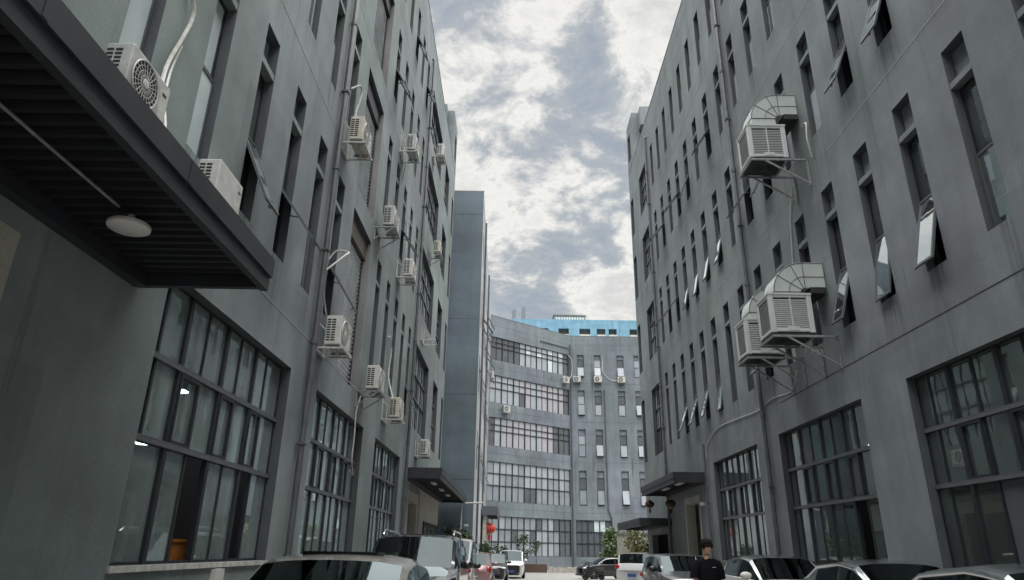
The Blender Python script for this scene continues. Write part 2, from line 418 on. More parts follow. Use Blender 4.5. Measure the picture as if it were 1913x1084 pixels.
# ------------------------------------------------------------------ main buildings
XL, XR = -4.416, 7.713
U0 = 20.0
ROWS = {2: (6.49, 10.11, 7.97, 9.37), 3: (11.73, 14.77, 13.17, 14.12), 4: (16.43, 19.37, 17.87, 18.60), 5: (21.11, 23.70, 22.55, None)}
COLS = lambda k: (10.0 - 0.61 + 1.72 * k, 10.0 + 1.72 * k)
ROOF = 26.1
class Facade:
    """local frame: x outwards from the wall face, y along the wall, z up"""
    def __init__(s, root, sg, u0, rot): s.root = root; s.sg = sg; s.u0 = u0; s.rot = rot
    def y(s, u): return s.sg * (u - s.u0)
def wall_mesh(F, ulo, uhi, zlo, zhi, holes, reveal, name, mat):
    us = sorted({ulo, uhi, *[h[0] for h in holes], *[h[1] for h in holes]})
    zs = sorted({zlo, zhi, *[h[2] for h in holes], *[h[3] for h in holes]})
    mb = MB(); idx = {}
    def V(u, z, x=0.0):
        k = (round(u, 4), round(z, 4), x)
        if k not in idx: idx[k] = len(mb.v); mb.v.append((x, F.y(u), z))
        return idx[k]
    for i in range(len(us) - 1):
        for j in range(len(zs) - 1):
            uc, zc_ = (us[i] + us[i + 1]) / 2, (zs[j] + zs[j + 1]) / 2
            if any(h[0] < uc < h[1] and h[2] < zc_ < h[3] for h in holes): continue
            mb.f.append((V(us[i], zs[j]), V(us[i + 1], zs[j]), V(us[i + 1], zs[j + 1]), V(us[i], zs[j + 1])))
    wall = mb.build(name, mat, F.root); mb = MB(); idx.clear()
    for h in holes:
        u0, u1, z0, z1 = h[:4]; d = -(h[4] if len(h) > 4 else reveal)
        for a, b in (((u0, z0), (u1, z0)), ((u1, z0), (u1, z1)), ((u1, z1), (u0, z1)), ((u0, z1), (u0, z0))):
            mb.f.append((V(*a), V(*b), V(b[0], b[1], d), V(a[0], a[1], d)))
        if mb.f: mb.build('window_reveal', REVEAL_SHADE, F.root)
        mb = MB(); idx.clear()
    return wall

# --- slim window meshes (shared)
_cache = {}
def cached(key, fn):
    if key not in _cache: _cache[key] = fn()
    return _cache[key]
WH = 0.305                                   # half width of a slim opening
def slim_meshes(row, mat_wall):
    z0, z1, zm, zt = ROWS[row]; h = z1 - z0; m = zm - z0; t = (zt - z0) if zt else h
    def fr():
        b = MB(); x0, x1 = -0.22, -0.165
        ft = t - 0.06 if zt else h
        b.box(x0, x1, -WH, -WH + .045, 0, ft).box(x0, x1, WH - .045, WH, 0, ft)
        b.box(x0, x1, -WH + .045, WH - .045, 0, .045).box(x0, x1, -WH + .045, WH - .045, ft - .045, ft).box(x0, x1 + .01, -WH + .045, WH - .045, m - .03, m + .03)
        return b.mesh('window_frame', FRAME)
    def panel(): return MB().box(-0.27, -0.20, -WH, WH, t + 0.06, h).mesh('panel', mat_wall)
    def ledge(): return MB().box(-0.26, -0.012, -WH, WH, t - 0.06, t + 0.06).mesh('ledge', mat_wall)
    def pane():
        ft = t - 0.06 if zt else h
        return MB().box(-0.195, -0.189, -WH + .045, WH - .045, m + .03, ft - .045).mesh('pane', GLASS_T)
    def sash():
        b = MB(); hh = m - .03; w = WH - .012
        b.box(-.02, .02, -w, -w + .05, -hh, 0).box(-.02, .02, w - .05, w, -hh, 0).box(-.02, .02, -w + .05, w - .05, -.05, 0).box(-.02, .02, -w + .05, w - .05, -hh, -hh + .05)
        b.box(-.05, -.021, -.03, .03, -hh - .0, -hh + .035)
        return b.mesh('sash', SASH)
    def spane():
        hh = m - .03; w = WH - .062
        return MB().box(-.004, .004, -w, w, -hh + .05, -.05).mesh('pane', GLASS_S)
    k = (row, mat_wall.name)
    return {n: cached((n, k), f) for n, f in (('frame', fr), ('panel', panel), ('ledge', ledge), ('pane', pane), ('sash', sash), ('spane', spane))}, m, bool(zt)
def slim_window(F, row, uc, open_deg, mat_wall, alt=None, pane_alt=None):
    ms, m, has_t = slim_meshes(row, mat_wall)
    w = put('window', ms['frame'], F.root, (0, F.y(uc), ROWS[row][0]))
    if has_t:
        put('panel', ms['panel'], w); put('ledge', ms['ledge'], w)
    p = put('pane', ms['pane'], w)
    if pane_alt: p.material_slots[0].link = 'OBJECT'; p.material_slots[0].material = pane_alt
    loc = (-0.14, 0, m - .03); rot = (0, -R(open_deg), 0)
    s = put('sash', ms['sash'], w, loc, rot); q = put('pane', ms['spane'], w, loc, rot)
    if alt: q.material_slots[0].link = 'OBJECT'; q.material_slots[0].material = alt
    if open_deg:                              # friction stay
        th = R(open_deg); hh = m * 0.40
        put('stay', MB().bar((-0.16, WH - .03, m - .1 - hh * .6), (-0.14 + hh * math.sin(th), WH - .03, m - .03 - hh * math.cos(th)), .018).mesh('stay', SASH), w)
    return w
CX = [0, .40, 1.03, 1.68, 2.35, 2.95, 3.60, 4.17, 4.98]
def grid_window(F, u0, u1, zrows, cols, thick=(2, 4, 6), merge_first=False, flip=False, alts=None, slide=(), casement=(), name='window', fmat=None, gmat=None, skip=()):
    """big multi-light window; local y from 0 (near end) to u1-u0"""
    w = (u1 - u0); c = [q * w / cols[-1] for q in cols]
    if flip: c = [w - q for q in c[::-1]]; n_ = len(c) - 1; thick = tuple(n_ - q for q in thick)
    fmat = fmat or FRAME; gmat = gmat or GLASS_C
    b = MB(); X0, X1 = -0.23, -0.175; sg = F.sg
    def bx(x0, x1, a, e, z0, z1): b.box(x0, x1, *sorted((sg * a, sg * e)), z0, z1)
    z0, z1 = zrows[0], zrows[-1]; Z = [z - z0 for z in zrows]; H = Z[-1]
    n = len(c) - 1
    mid = c[1:-1]
    for i, q in enumerate(mid, 1):
        t = .046 if i in thick else .024
        lo = 0.0
        if merge_first and ((i == 1 and not flip) or (i == n - 1 and flip)): lo = Z[1]
        xo = X1 + (.025 if i in thick else 0)
        bx(X0, xo, q - t, q + t, lo + .002, H - .002)
    for q in (0, 1): bx(X0, X1, q * (w - .05), q * (w - .05) + .05, 0.003, H - .003)
    for j, zz in enumerate(Z):
        hh = .035
        lo, hi = max(0.001, zz - hh), min(H - .001, zz + hh)
        bx(X0 + .006, X1 + (.030 if 0 < j < len(Z) - 1 else .008), .0, w, lo, hi)
    root = b.build(name, fmat, F.root, loc=(0, F.y(u0), z0))
    for zz in Z[1:-1]:                           # transom caps; the pale highlight on top is put into their colour
        cap = MB(); y_a, y_b = sorted((sg * .012, sg * (w - .012)))
        cap.box(X1 - .02, X1 + .042, y_a, y_b, zz + .036, zz + .048).box(X1 + .031, X1 + .040, y_a, y_b, zz - .030, zz + .0355)
        cap.build('transom', FRAME_HILITE, root)
    for j in range(len(Z) - 1):
        i = 0
        while i < n:
            e = i + 1
            if merge_first and j == 0 and ((i == 0 and not flip) or (flip and i == n - 2)): e = i + 2
            if (i, j) in skip: i = e; continue
            a0, a1 = c[i] + .03, c[e] - .03
            y0, y1 = sorted((sg * a0, sg * a1))
            xo = -0.20
            key = ('gp', round(y1 - y0, 3), round(Z[j + 1] - Z[j], 3), gmat.name)
            me = cached(key, lambda: MB().box(-.004, .004, 0, y1 - y0, .03, Z[j + 1] - Z[j] - .03).mesh('pane', gmat))
            p = put('pane', me, root, (xo + random.uniform(-.003, .003), y0, Z[j]), (0, random.uniform(-.004, .004), random.uniform(-.006, .006)))
            al = alts(i, j) if alts else None
            if al: p.material_slots[0].link = 'OBJECT'; p.material_slots[0].material = al
            if (i, j) in casement:
                q = MB(); t = .05; x0, x1 = -.172, -.140
                hz = Z[j + 1] - Z[j]; yy = y1 - y0
                q.box(x0, x1, 0, t, .04, hz - .04).box(x0, x1, yy - t, yy, .04, hz - .04).box(x0, x1, t, yy - t, .04, .04 + t).box(x0, x1, t, yy - t, hz - .04 - t, hz - .04)
                q.build('sash', FRAME, root, loc=(0, y0, Z[j]))
            i = e
    return root

def make_building(name, label, side):
    left = side == 'L'
    X = XL if left else XR
    root = thing(name, label, 'building', (X, U0, 0), 0 if left else math.pi)
    F = Facade(root, 1 if left else -1, U0, 0)
    uend = 41.5 if left else 41.1
    ulo = -9.0
    wm = WALL_L if left else WALL_R
    holes = []; slims = []
    kmax = 10 if left else 14
    for row, (z0, z1, zm, zt) in ROWS.items():
        for k in range(-4 if row < 4 else 2, kmax + 1):
            if left and k in (4, 5): continue
            a, e = COLS(k); holes.append((a, e, z0, z1)); slims.append((row, k, (a + e) / 2))
    grids = []
    for i, (a, e) in enumerate(((0.9, 5.9), (7.97, 12.97), (14.82, 19.82), (21.68, 26.68))):
        if left and i == 0: continue
        if not left: a, e = a + .12, e + .12
        holes.append((a, e, 1.27, 4.78)); grids.append(('g', i, a, e, (1.27, 2.71, 3.74, 4.78)))
    zsets = {2: (6.42, 7.85, 8.91, 10.05), 3: (11.75, 12.95, 13.85, 14.80), 4: (16.60, 17.7, 18.6, 19.50), 5: (21.05, 21.95, 22.8, 23.70)}
    for row, zz in zsets.items():
        if left:
            holes.append((28.65, 33.6, zz[0], zz[-1])); grids.append(('c', row, 28.65, 33.6, zz))
            holes.append((35.75, 38.05, zz[0], zz[-1])); grids.append(('n', row, 35.75, 38.05, zz))
            holes.append((40.15, 41.15, zz[0], zz[-1])); grids.append(('s', row, 40.15, 41.15, zz))
        else:
            holes.append((35.65, 37.7, zz[0], zz[-1])); grids.append(('n', row, 35.65, 37.7, zz))
            holes.append((39.95, 40.85, zz[0], zz[-1])); grids.append(('s', row, 39.95, 40.85, zz))
    shut = []
    if left:
        for z0, z1 in ((5.53, 10.12), (10.85, 14.78), (15.8, 19.36), (20.3, 23.7)):
            holes.append((16.25, 18.55, z0, z1, 0.30)); shut.append((z0, z1))
        holes.append((1.6, 5.41, 0.0, 4.06, 1.6)); holes.append((29.15, 32.6, -.4, 3.81, 1.2))
    else:
        holes.append((29.2, 31.9, -.4, 3.78, 1.2)); holes.append((35.6, 40.0, -.4, 2.6, 2.4))
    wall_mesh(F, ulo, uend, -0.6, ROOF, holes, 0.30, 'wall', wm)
    # end walls, back, roof, coping
    D = -16.0
    b = MB(); y0, y1 = F.y(ulo), F.y(uend)
    b.quad((0, y1, -.6), (D, y1, -.6), (D, y1, ROOF), (0, y1, ROOF)).quad((0, y0, -.6), (D, y0, -.6), (D, y0, ROOF), (0, y0, ROOF))
    b.quad((D, y0, -.6), (D, y1, -.6), (D, y1, ROOF), (D, y0, ROOF)).build('end_wall', wm, root)
    MB().quad((-.3, y0, ROOF - 1.0), (D, y0, ROOF - 1.0), (D, y1, ROOF - 1.0), (-.3, y1, ROOF - 1.0)).build('roof', CONCRETE, root)
    MB().box(-.32, .015, min(y0, y1), max(y0, y1) - .002, ROOF + .002, ROOF + .05).build('coping', plain('coping_paint', (0.13, 0.14, 0.145), 0.7), root)
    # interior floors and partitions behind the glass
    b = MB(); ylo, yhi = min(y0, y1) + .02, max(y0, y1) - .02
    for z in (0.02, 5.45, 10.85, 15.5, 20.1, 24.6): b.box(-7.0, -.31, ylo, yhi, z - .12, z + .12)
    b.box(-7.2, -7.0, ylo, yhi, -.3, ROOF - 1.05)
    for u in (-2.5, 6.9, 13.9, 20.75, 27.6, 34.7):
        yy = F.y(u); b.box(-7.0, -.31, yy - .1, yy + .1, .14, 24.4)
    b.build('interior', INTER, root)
    # slim windows
    rowsopen = ({(2, 0): 24, (2, 1): 35, (2, 3): 32, (2, 10): 24, (3, 8): 32, (4, 6): 28, (5, 8): 24, (5, 10): 26} if left else
                {(2, 1): 15, (2, 2): 10, (2, 3): 17, (2, 6): 26, (2, 9): 9, (2, 10): 17, (2, 11): 19, (2, 12): 20, (3, 1): 20, (3, 2): 22, (3, 5): 26, (3, 6): 36, (3, 8): 14,
                 (3, 9): 13, (3, 10): 12, (3, 11): 13, (3, 12): 36, (3, 13): 40, (4, 8): 33, (4, 10): 22, (4, 11): 36, (4, 13): 40})
    rnd = random.Random(3 if left else 5)
    for row, k, uc in slims:
        od = rowsopen.get((row, k), 0)
        alt = None; pal = None
        r = rnd.random() if not od else .99
        if left and k in (-2, -1) and row == 2: alt = GLASS_F; pal = GLASS_F
        elif not left and row >= 3 and r < .72: alt = GLASS_P
        elif left and row >= 3 and r < .45: alt = GLASS_P
        elif r < .22: alt = GLASS_F
        elif r < .30: pal = GLASS_D
        slim_window(F, row, uc, od, wm, alt, pal)
    # gridded windows
    for kind, i, a, e, zz in grids:
        rg = random.Random(i * 7 + (1 if left else 2))
        def alts(ci, rj, rg=rg, kind=kind):
            v = rg.random()
            if kind == 'g': return GLASS_D if v < .04 and not left else None
            return GLASS_P if v < .30 else (GLASS_D if v < .5 else None)
        if kind == 'g':
            sk = ()
            if left and i == 1: sk = ((3, 0), (6, 0))
            if not left and i == 2: sk = ((1, 0),)
            grid_window(F, a, e, zz, CX, merge_first=left and i == 1, flip=not left, alts=alts, casement=((2, 1), (4, 1), (6, 1)) if left else ((1, 1), (3, 1), (5, 1)), skip=sk, gmat=GLASS_C if left else GLASS_R)
        elif kind == 'c':
            grid_window(F, a, e, zz, [0, .6, 1.25, 1.85, 2.5, 3.1, 3.75, 4.35, 4.95], alts=alts)
        elif kind == 'n':
            grid_window(F, a, e, zz, [0, .55, 1.1, 1.65, 2.2], thick=(2,), alts=alts, fmat=FRAME)
        else:
            grid_window(F, a, e, zz, [0, .5, 1.0], thick=(), alts=alts)
    # ground floor sills
    for kind, i, a, e, zz in grids:
        if kind == 'g':
            ya, yb = sorted((F.y(a), F.y(e)))
            MB().box(-.28, .035, ya - .03, yb + .03, 1.20, 1.268).build('sill', WHITE_D if left else CONCRETE, root)
    # score lines in the render
    for (z, ua, ub, mat) in ((10.95, -2, 14.2, SEAL), (10.93, 18.7, 22.5, SEAL), (15.56, 10, 21.5, SEAL), (15.56, 23, 27.4, SEAL), (20.2, 17, 26, SEAL), (5.62, 4, 19, SEAL_D if not left else SEAL)) if left else \
            ((10.95, 2, 14.5, SEAL), (10.93, 17, 33.5, SEAL), (15.4, 10, 20.4, SEAL), (15.5, 21, 33.8, SEAL), (20.2, 14, 30, SEAL), (5.62, 6, 19.5, SEAL_D), (10.9, 34.8, 39, SEAL)):
        ya, yb = sorted((F.y(ua), F.y(ub)))
        MB().box(.001, .006, ya, yb, z - .008, z + .008).build('joint', mat, root)
    # shutters
    for z0, z1 in shut:
        s = MB(); n = int((z1 - z0 - .62) / .125)
        ya, yb = F.y(16.25) + .02, F.y(18.55) - .02
        zt = z1 - .62
        for q in range(n):
            za = zt - q * .125; zb = za - .117
            if zb < z0 + .02: break
            k = len(s.v)
            prof = [(-.285, za), (-.222, za - .045), (-.212, za - .065), (-.226, za - .085), (-.285, zb - .008)]
            for yy in (ya, yb): s.v += [(x, yy, z) for x, z in prof]
            s.f += [(k + t, k + t + 1, k + 6 + t, k + 5 + t) for t in range(4)]
        so = s.build('shutter', SHUT, root)
        MB().box(-.55, -.12, ya - .02, yb + .02, z1 - .60, z1 - .002).build('shutter_box', RUST if z0 < 6 else FRAME, so)
        MB().box(-.27, -.20, ya - .018, ya + .06, z0, z1 - .6).build('guide_rail', FRAME, so)
        MB().box(-.27, -.20, yb - .06, yb + .018, z0, z1 - .6).build('guide_rail', FRAME, so)
        MB().box(-.29, .004, F.y(18.55) - .006, F.y(18.55) + .02, z0, z1 - .03).build('jamb', CONCRETE, root)
    # entrance linings
    def lining(ua, ub, zt, depth, jambw, mat, zb=-.5):
        ya, yb = sorted((F.y(ua), F.y(ub))); q = MB()
        q.box(-depth, .012, ya + .003, ya + jambw, zb, zt - .003).box(-depth, .012, yb - jambw, yb - .003, zb, zt - .003).box(-depth, .012, ya + jambw, yb - jambw, zt - jambw, zt - .003)
        return q.build('portal', mat, root)
    if left:
        lining(1.6, 5.41, 4.06, 1.6, .10, BEIGE)
        MB().box(-1.75, -1.62, F.y(1.6), F.y(5.41), -.2, 4.06).build('inner_wall', BEIGE, root)
        po = lining(29.15, 32.6, 3.81, .5, .42, BEIGE)
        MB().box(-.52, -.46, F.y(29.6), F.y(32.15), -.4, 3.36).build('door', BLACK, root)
        # glazed door further along
        g = MB(); ya, yb = F.y(34.6), F.y(41.2)
        g.box(.001, .02, F.y(33.0), F.y(41.4), -.4, 4.1).build('portal', BEIGE, root)
        d = MB().box(.02, .07, ya, yb, -.4, 2.75).build('door', BLACK, root)
        for q in range(4):
            MB().box(.071, .078, ya + .15 + q * 1.62, ya + 1.55 + q * 1.62, -.2, 2.55).build('pane', GLASS_D, d)
    else:
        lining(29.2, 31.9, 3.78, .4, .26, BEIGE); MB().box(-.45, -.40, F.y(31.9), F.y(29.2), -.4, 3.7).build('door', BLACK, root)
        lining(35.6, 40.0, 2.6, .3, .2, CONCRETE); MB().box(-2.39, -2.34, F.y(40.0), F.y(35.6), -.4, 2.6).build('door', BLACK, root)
    # roof pavilion over the far corner
    ya, yb = F.y(38.95), F.y(uend)
    y0, y1 = sorted((ya, yb))
    hz = 29.7
    t = MB()
    u1w, u2w = (40.2, 41.1) if left else (39.9, 40.75)
    fh = [(u1w, u2w, ROOF + .6, 28.7)]
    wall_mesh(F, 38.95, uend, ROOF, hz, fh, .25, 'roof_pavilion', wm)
    grid_window(F, u1w, u2w, (ROOF + .6, 27.5, 28.7), [0, .45, .9], thick=(), gmat=GLASS_D)
    t.quad((0, ya, ROOF - 1), (-6, ya, ROOF - 1), (-6, ya, hz), (0, ya, hz)).quad((0, yb, ROOF), (-6, yb, ROOF), (-6, yb, hz), (0, yb, hz)).quad((0, ya, hz), (-6, ya, hz), (-6, yb, hz), (0, yb, hz))
    t.quad((-6, ya, ROOF - 1), (-6, yb, ROOF - 1), (-6, yb, hz), (-6, ya, hz)).build('roof_pavilion', wm, root)
    yn = F.y(38.2); q0, q1 = sorted((yn, F.y(38.94)))
    MB().box(-5.0, -.45, q0, q1, 28.25, hz - .02).build('eave_slab', wm, root)
    MB().box(-5.0, -.55, *sorted((F.y(38.9), F.y(38.945))), ROOF + .2, 28.24).build('eave_shade_sheet', FRAME, root)  # flat dark sheet painted in for the shade under the slab
    return root, F

LB, LF = make_building('factory_building', 'long dark grey five-storey building on the left with shutters and wall air conditioners', 'L')
RB, RF = make_building('factory_building', 'long dark grey five-storey building on the right with slim windows and evaporative coolers', 'R')

# ------------------------------------------------------------------ canopies
def canopy(name, label, x_wall, x_out, y0, y1, z0, z1, rib=True, mat=CANOPY):
    sg = 1 if x_out > x_wall else -1
    t = thing(name, label, 'canopy', (x_wall, y0, z0))
    w = abs(x_out - x_wall); L = y1 - y0; h = z1 - z0
    def B(q, xa, xb, *r): q.box(*sorted((sg * xa, sg * xb)), *r)
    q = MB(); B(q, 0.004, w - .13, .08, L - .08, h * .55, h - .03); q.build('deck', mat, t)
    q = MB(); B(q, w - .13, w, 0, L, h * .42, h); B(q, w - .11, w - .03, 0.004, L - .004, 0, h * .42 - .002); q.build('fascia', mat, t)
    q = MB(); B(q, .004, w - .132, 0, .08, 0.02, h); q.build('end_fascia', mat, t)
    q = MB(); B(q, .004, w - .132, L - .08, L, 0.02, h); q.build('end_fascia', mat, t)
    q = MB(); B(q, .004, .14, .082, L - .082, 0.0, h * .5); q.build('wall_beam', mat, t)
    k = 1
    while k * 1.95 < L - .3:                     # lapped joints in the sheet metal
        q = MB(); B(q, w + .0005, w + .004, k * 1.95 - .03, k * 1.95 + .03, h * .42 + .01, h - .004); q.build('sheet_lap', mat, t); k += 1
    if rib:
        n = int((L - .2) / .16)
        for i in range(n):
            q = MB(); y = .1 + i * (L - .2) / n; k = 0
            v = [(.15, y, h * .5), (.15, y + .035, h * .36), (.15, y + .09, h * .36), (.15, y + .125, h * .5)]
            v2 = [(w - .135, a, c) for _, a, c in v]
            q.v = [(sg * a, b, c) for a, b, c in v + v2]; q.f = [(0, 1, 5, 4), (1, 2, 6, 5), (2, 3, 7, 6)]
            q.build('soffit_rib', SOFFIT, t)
    return t
canopy('entrance_canopy', 'large black ribbed entrance canopy projecting at the upper left with air conditioners above it', XL, -2.86, -4.6, 7.33, 4.27, 4.66)
canopy('entrance_canopy', 'long dark canopy over the beige far entrance of the left building', XL, -2.92, 28.1, 43.2, 4.14, 4.58)
canopy('entrance_canopy', 'dark canopy above the black doorway of the right building', XR, 6.38, 28.0, 35.3, 4.12, 4.55)
canopy('entrance_canopy', 'low dark canopy beyond the doorway at the far corner of the right building', XR, 6.15, 34.75, 42.3, 2.70, 3.08)
canopy('entrance_canopy', 'small grey canopy with a red lantern on the block behind the left building', -2.62, -1.27, 58.0, 66.0, 4.15, 4.85, mat=plain('canopy_grey', (0.10, 0.11, 0.13), 0.5))
# lamp + conduit under the near canopy
lm = thing('ceiling_lamp', 'round white disc lamp hanging under the near black canopy', 'lamp', (-3.61, 5.64, 4.25))
MB().lathe([(1e-5, -.03), (.165, -.025), (.185, -.012), (.185, .0)], 32).build('diffuser', LAMPOFF, lm, True)
MB().lathe([(.187, .001), (.187, .022), (.17, .035), (.03, .045), (.03, .12)], 32).build('housing', WHITE_D, lm, True)
tag(MB().tube([(-3.62, 5.44, 4.36), (-3.64, 3.4, 4.36), (-3.66, -1.0, 4.36)], .014).build('conduit', GALV), 'thin grey conduit running along the underside of the near canopy', 'conduit')
for X, Ys, Z, lab in ((-3.6, (31.5, 35.0, 38.5), 4.16, 'left'), (7.0, (29.6, 32.3), 4.14, 'right')):
    for i, Y in enumerate(Ys):
        o = MB().box(-.09, .09, -.55, .55, -.05, 0).build('tube_lamp', LAMPOFF, None, loc=(X, Y, Z + .12))
        tag(o, '%s tube lamp under the far canopy of the %s building' % (('nearest', 'middle', 'farthest')[i] if len(Ys) == 3 else ('nearer', 'farther')[i], lab), 'lamp', 'canopy tube lamps')

# ------------------------------------------------------------------ downpipes
def downpipe(label, side, u, ztop, zbot, r=.065, elbow=True, col=PIPE, x0=None):
    X = (XL if side == 'L' else XR) if x0 is None else x0; sg = 1 if side == 'L' else -1
    t = thing('downpipe', label, 'pipe', (X, u, zbot), 0 if side == 'L' else math.pi)
    off = .11; h = ztop - zbot
    pts = [(off, 0, 0), (off, 0, h - .12), (off - .03, 0, h - .03), (-.02, 0, h)] if elbow else [(off, 0, 0), (off, 0, h)]
    MB().tube(pts, r, 12).build('pipe', col, t, True)
    ring = cached(('ring', r), lambda: MB().lathe([(r * 1.02, -.06), (r * 1.28, -.055), (r * 1.28, .055), (r * 1.02, .06)], 12).mesh('coupling', PIPE, True))
    clip = cached(('clip', r), lambda: MB().box(-.11, 0, -.015, .015, -.02, .02).box(-r * 1.3, r * 1.3, -r * 1.35, r * 1.35, -.018, .018).mesh('clip', PIPE))
    z = 1.2
    i = 0
    while z < h - .4:
        put('coupling' if i % 2 == 0 else 'clip', ring if i % 2 == 0 else clip, t, (off, 0, z)); z += 2.15; i += 1
    return t
downpipe('dark grey downpipe between the first and second big windows of the left building', 'L', 13.88, 25.2, .1)
downpipe('dark grey downpipe near the far end of the left building', 'L', 27.75, 24.7, .0)
downpipe('dark grey downpipe on the right building behind the evaporative coolers', 'R', 20.72, 25.4, .0)
downpipe('dark grey downpipe near the far corner of the right building', 'R', 34.75, 24.9, -.2)
downpipe('thin dark pipe dropping beside the canopy of the right building', 'R', 27.62, 5.6, 0, r=.04, elbow=False)

# ------------------------------------------------------------------ air conditioners
def ac_meshes():
    W, D, H = .90, .34, .66
    c = MB().box(-D / 2, D / 2, -W / 2, W / 2, 0, H)
    casing = c.mesh('casing', WHITE)
    f = MB().lathe([(.275, 0), (.275, .012), (1e-5, .012)], 28, (D / 2 - .008, -.10, H / 2), 'x').mesh('fan_recess', DARKGRILL)
    g = MB(); x = D / 2 + .012
    for r in (.285, .225, .165, .105):
        g.tube([(x, -.10 + r * math.cos(t * math.pi / 14), H / 2 + r * math.sin(t * math.pi / 14)) for t in range(29)], .010 if r > .28 else .004, 5, False)
    for t in range(22):
        a = t * math.pi / 11
        g.bar((x, -.10 + .05 * math.cos(a), H / 2 + .05 * math.sin(a)), (x, -.10 + .28 * math.cos(a + .35), H / 2 + .28 * math.sin(a + .35)), .007)
    grille = g.mesh('fan_grille', WHITE)
    hub = MB().lathe([(.06, 0), (.055, .012), (1e-5, .016)], 16, (x, -.10, H / 2), 'x').mesh('fan_hub', WHITE, True)
    v = MB()                                   # louvred end panels + coil
    for s in (-1, 1):
        for z in range(9):
            for xx in (-.105, .0):
                v.box(xx - .042, xx + .042, s * W / 2 - .002 if s < 0 else s * W / 2 - .006, s * W / 2 + .006 if s < 0 else s * W / 2 + .002, .07 + z * .058, .07 + z * .058 + .034) if False else None
                y0, y1 = sorted((s * (W / 2 - .004), s * (W / 2 + .003)))
                v.box(xx - .042, xx + .042, y0, y1, .08 + z * .058, .08 + z * .058 + .036)
    v.box(-D / 2 - .003, -D / 2 + .004, -W / 2 + .06, W / 2 - .06, .06, H - .06)
    vents = v.mesh('vent_slots', DARKGRILL)
    feet = MB().box(-D / 2 - .03, D / 2 + .03, -.03, .03, -.04, 0).mesh('foot', GALV)
    panel = MB().box(D / 2 - .002, D / 2 + .006, .23, .42, .06, H - .06).mesh('service_panel', WHITE_D)
    mark = MB().box(D / 2 + .007, D / 2 + .009, .28, .37, H - .20, H - .16).mesh('maker_mark', FRAME)
    lug = MB().box(-.10, .02, W / 2 + .001, W / 2 + .03, H - .22, H - .10).mesh('valve_cover', WHITE_D)
    b = MB(); o = D / 2 + .06                  # bracket: frames on the wall side (wall at x=-bx)
    return dict(casing=casing, recess=f, grille=grille, hub=hub, vents=vents, feet=feet, panel=panel, mark=mark, lug=lug)
AC = ac_meshes(); _acn = 0
AC_Y = plain('yellowed_plastic', (0.50, 0.48, 0.41), 0.5, var=0.16, scale=6)
AC_G = plain('grey_plastic', (0.43, 0.44, 0.43), 0.5, var=0.2, scale=8)
def bracket_mesh(gap, up, cage):
    b = MB(); bx = -gap
    for y in (-.40, .40):
        b.box(bx, .26, y - .02, y + .02, -.085, -.045)                    # arms
        b.box(bx, bx + .035, y - .02, y + .02, -.05 if up else -.5, .62 if up else -.05)
        if up: b.bar((bx + .02, y, .55), (.24, y, -.06), .022)
        else: b.bar((bx + .02, y, -.46), (.20, y, -.07), .028)
    b.box(.20, .24, -.44, .44, -.087, -.042).box(bx, bx + .04, -.44, .44, -.088, -.041)
    b.box(-.02, .02, -.38, .38, -.089, -.048)
    return b.mesh('mounting_bracket', WHITE_D if up else GALV)
def ac_unit(label, X, Y, Z, rz, gap=.30, up=True, bracket=True, group='wall air conditioners', sc=1.0, plain_front=False):
    t = thing('air_conditioner', label, 'air conditioner', (X, Y, Z), rz, group)
    cs = bevel(put('casing', AC['casing'], t), .02, 2)
    global _acn; _acn += 1
    cs.material_slots[0].link = 'OBJECT'; cs.material_slots[0].material = (WHITE, AC_Y, WHITE, AC_G)[_acn % 4]
    if not plain_front:
        put('fan_recess', AC['recess'], t); put('fan_grille', AC['grille'], t); put('fan_hub', AC['hub'], t)
    put('vent_slots', AC['vents'], t); put('foot', AC['feet'], t, (0, -.29, 0)); put('foot', AC['feet'], t, (0, .29, 0)); put('service_panel', AC['panel'], t); put('maker_mark', AC['mark'], t); put('valve_cover', AC['lug'], t)
    if bracket: put('mounting_bracket', cached(('brk', gap, up), lambda: bracket_mesh(gap, up, True)), t)
    t.scale = (sc, sc, sc)
    return t
LX = XL + .42
ac_unit('white air conditioner between the left downpipe and the middle shutter, above the lower one', LX, 14.55, 10.85, 0, .42)
ac_unit('white air conditioner between the left downpipe and the lowest shutter', LX, 14.55, 5.62, 0, .42)
ac_unit('white air conditioner beside the joint line right of the lowest shutter head', LX, 19.2, 10.85, 0, .42, up=False)
ac_unit('white air conditioner at the foot of the lowest shutter jamb, just right of it', LX, 18.95, 5.65, 0, .42, up=False)
ac_unit('white air conditioner above the third big window of the left building', LX, 22.75, 5.55, 0, .42)
ac_unit('white air conditioner in a bracket below an open sash, middle of the left wall', LX, 23.3, 10.85, 0, .42)
ac_unit('white air conditioner high on the left wall, right of the upper shutter', LX, 21.95, 15.35, 0, .42)
ac_unit('topmost white air conditioner, near the roof at the far end of the left wall', LX, 30.2, 20.35, 0, .42)
ac_unit('white air conditioner under a fourth-floor gridded window, far end of left wall', LX, 31.0, 15.3, 0, .42, up=False, sc=.9)
ac_unit('white air conditioner just above the far dark canopy of the left building', LX, 30.9, 5.4, 0, .42)
tag(put('empty_bracket', cached(('brk', .42, True), lambda: bracket_mesh(.42, True, True)), None, (LX, 30.55, 10.65)), 'empty white air conditioner bracket at the far end of the left wall', 'bracket')
ac_unit('white air conditioner with round fan facing out, above the near canopy', LX, 5.80, 5.64, 0, .42, up=False, group='air conditioners above the near canopy', sc=.84)
ac_unit('white air conditioner with a plain front above the far end of the near canopy', LX, 7.95, 5.64, 0, .42, up=False, plain_front=True, group='air conditioners above the near canopy', sc=.84)
ac_unit('white air conditioner cut by the top edge above the near canopy', LX, 4.05, 5.64, 0, .42, up=False, group='air conditioners above the near canopy', sc=.84)

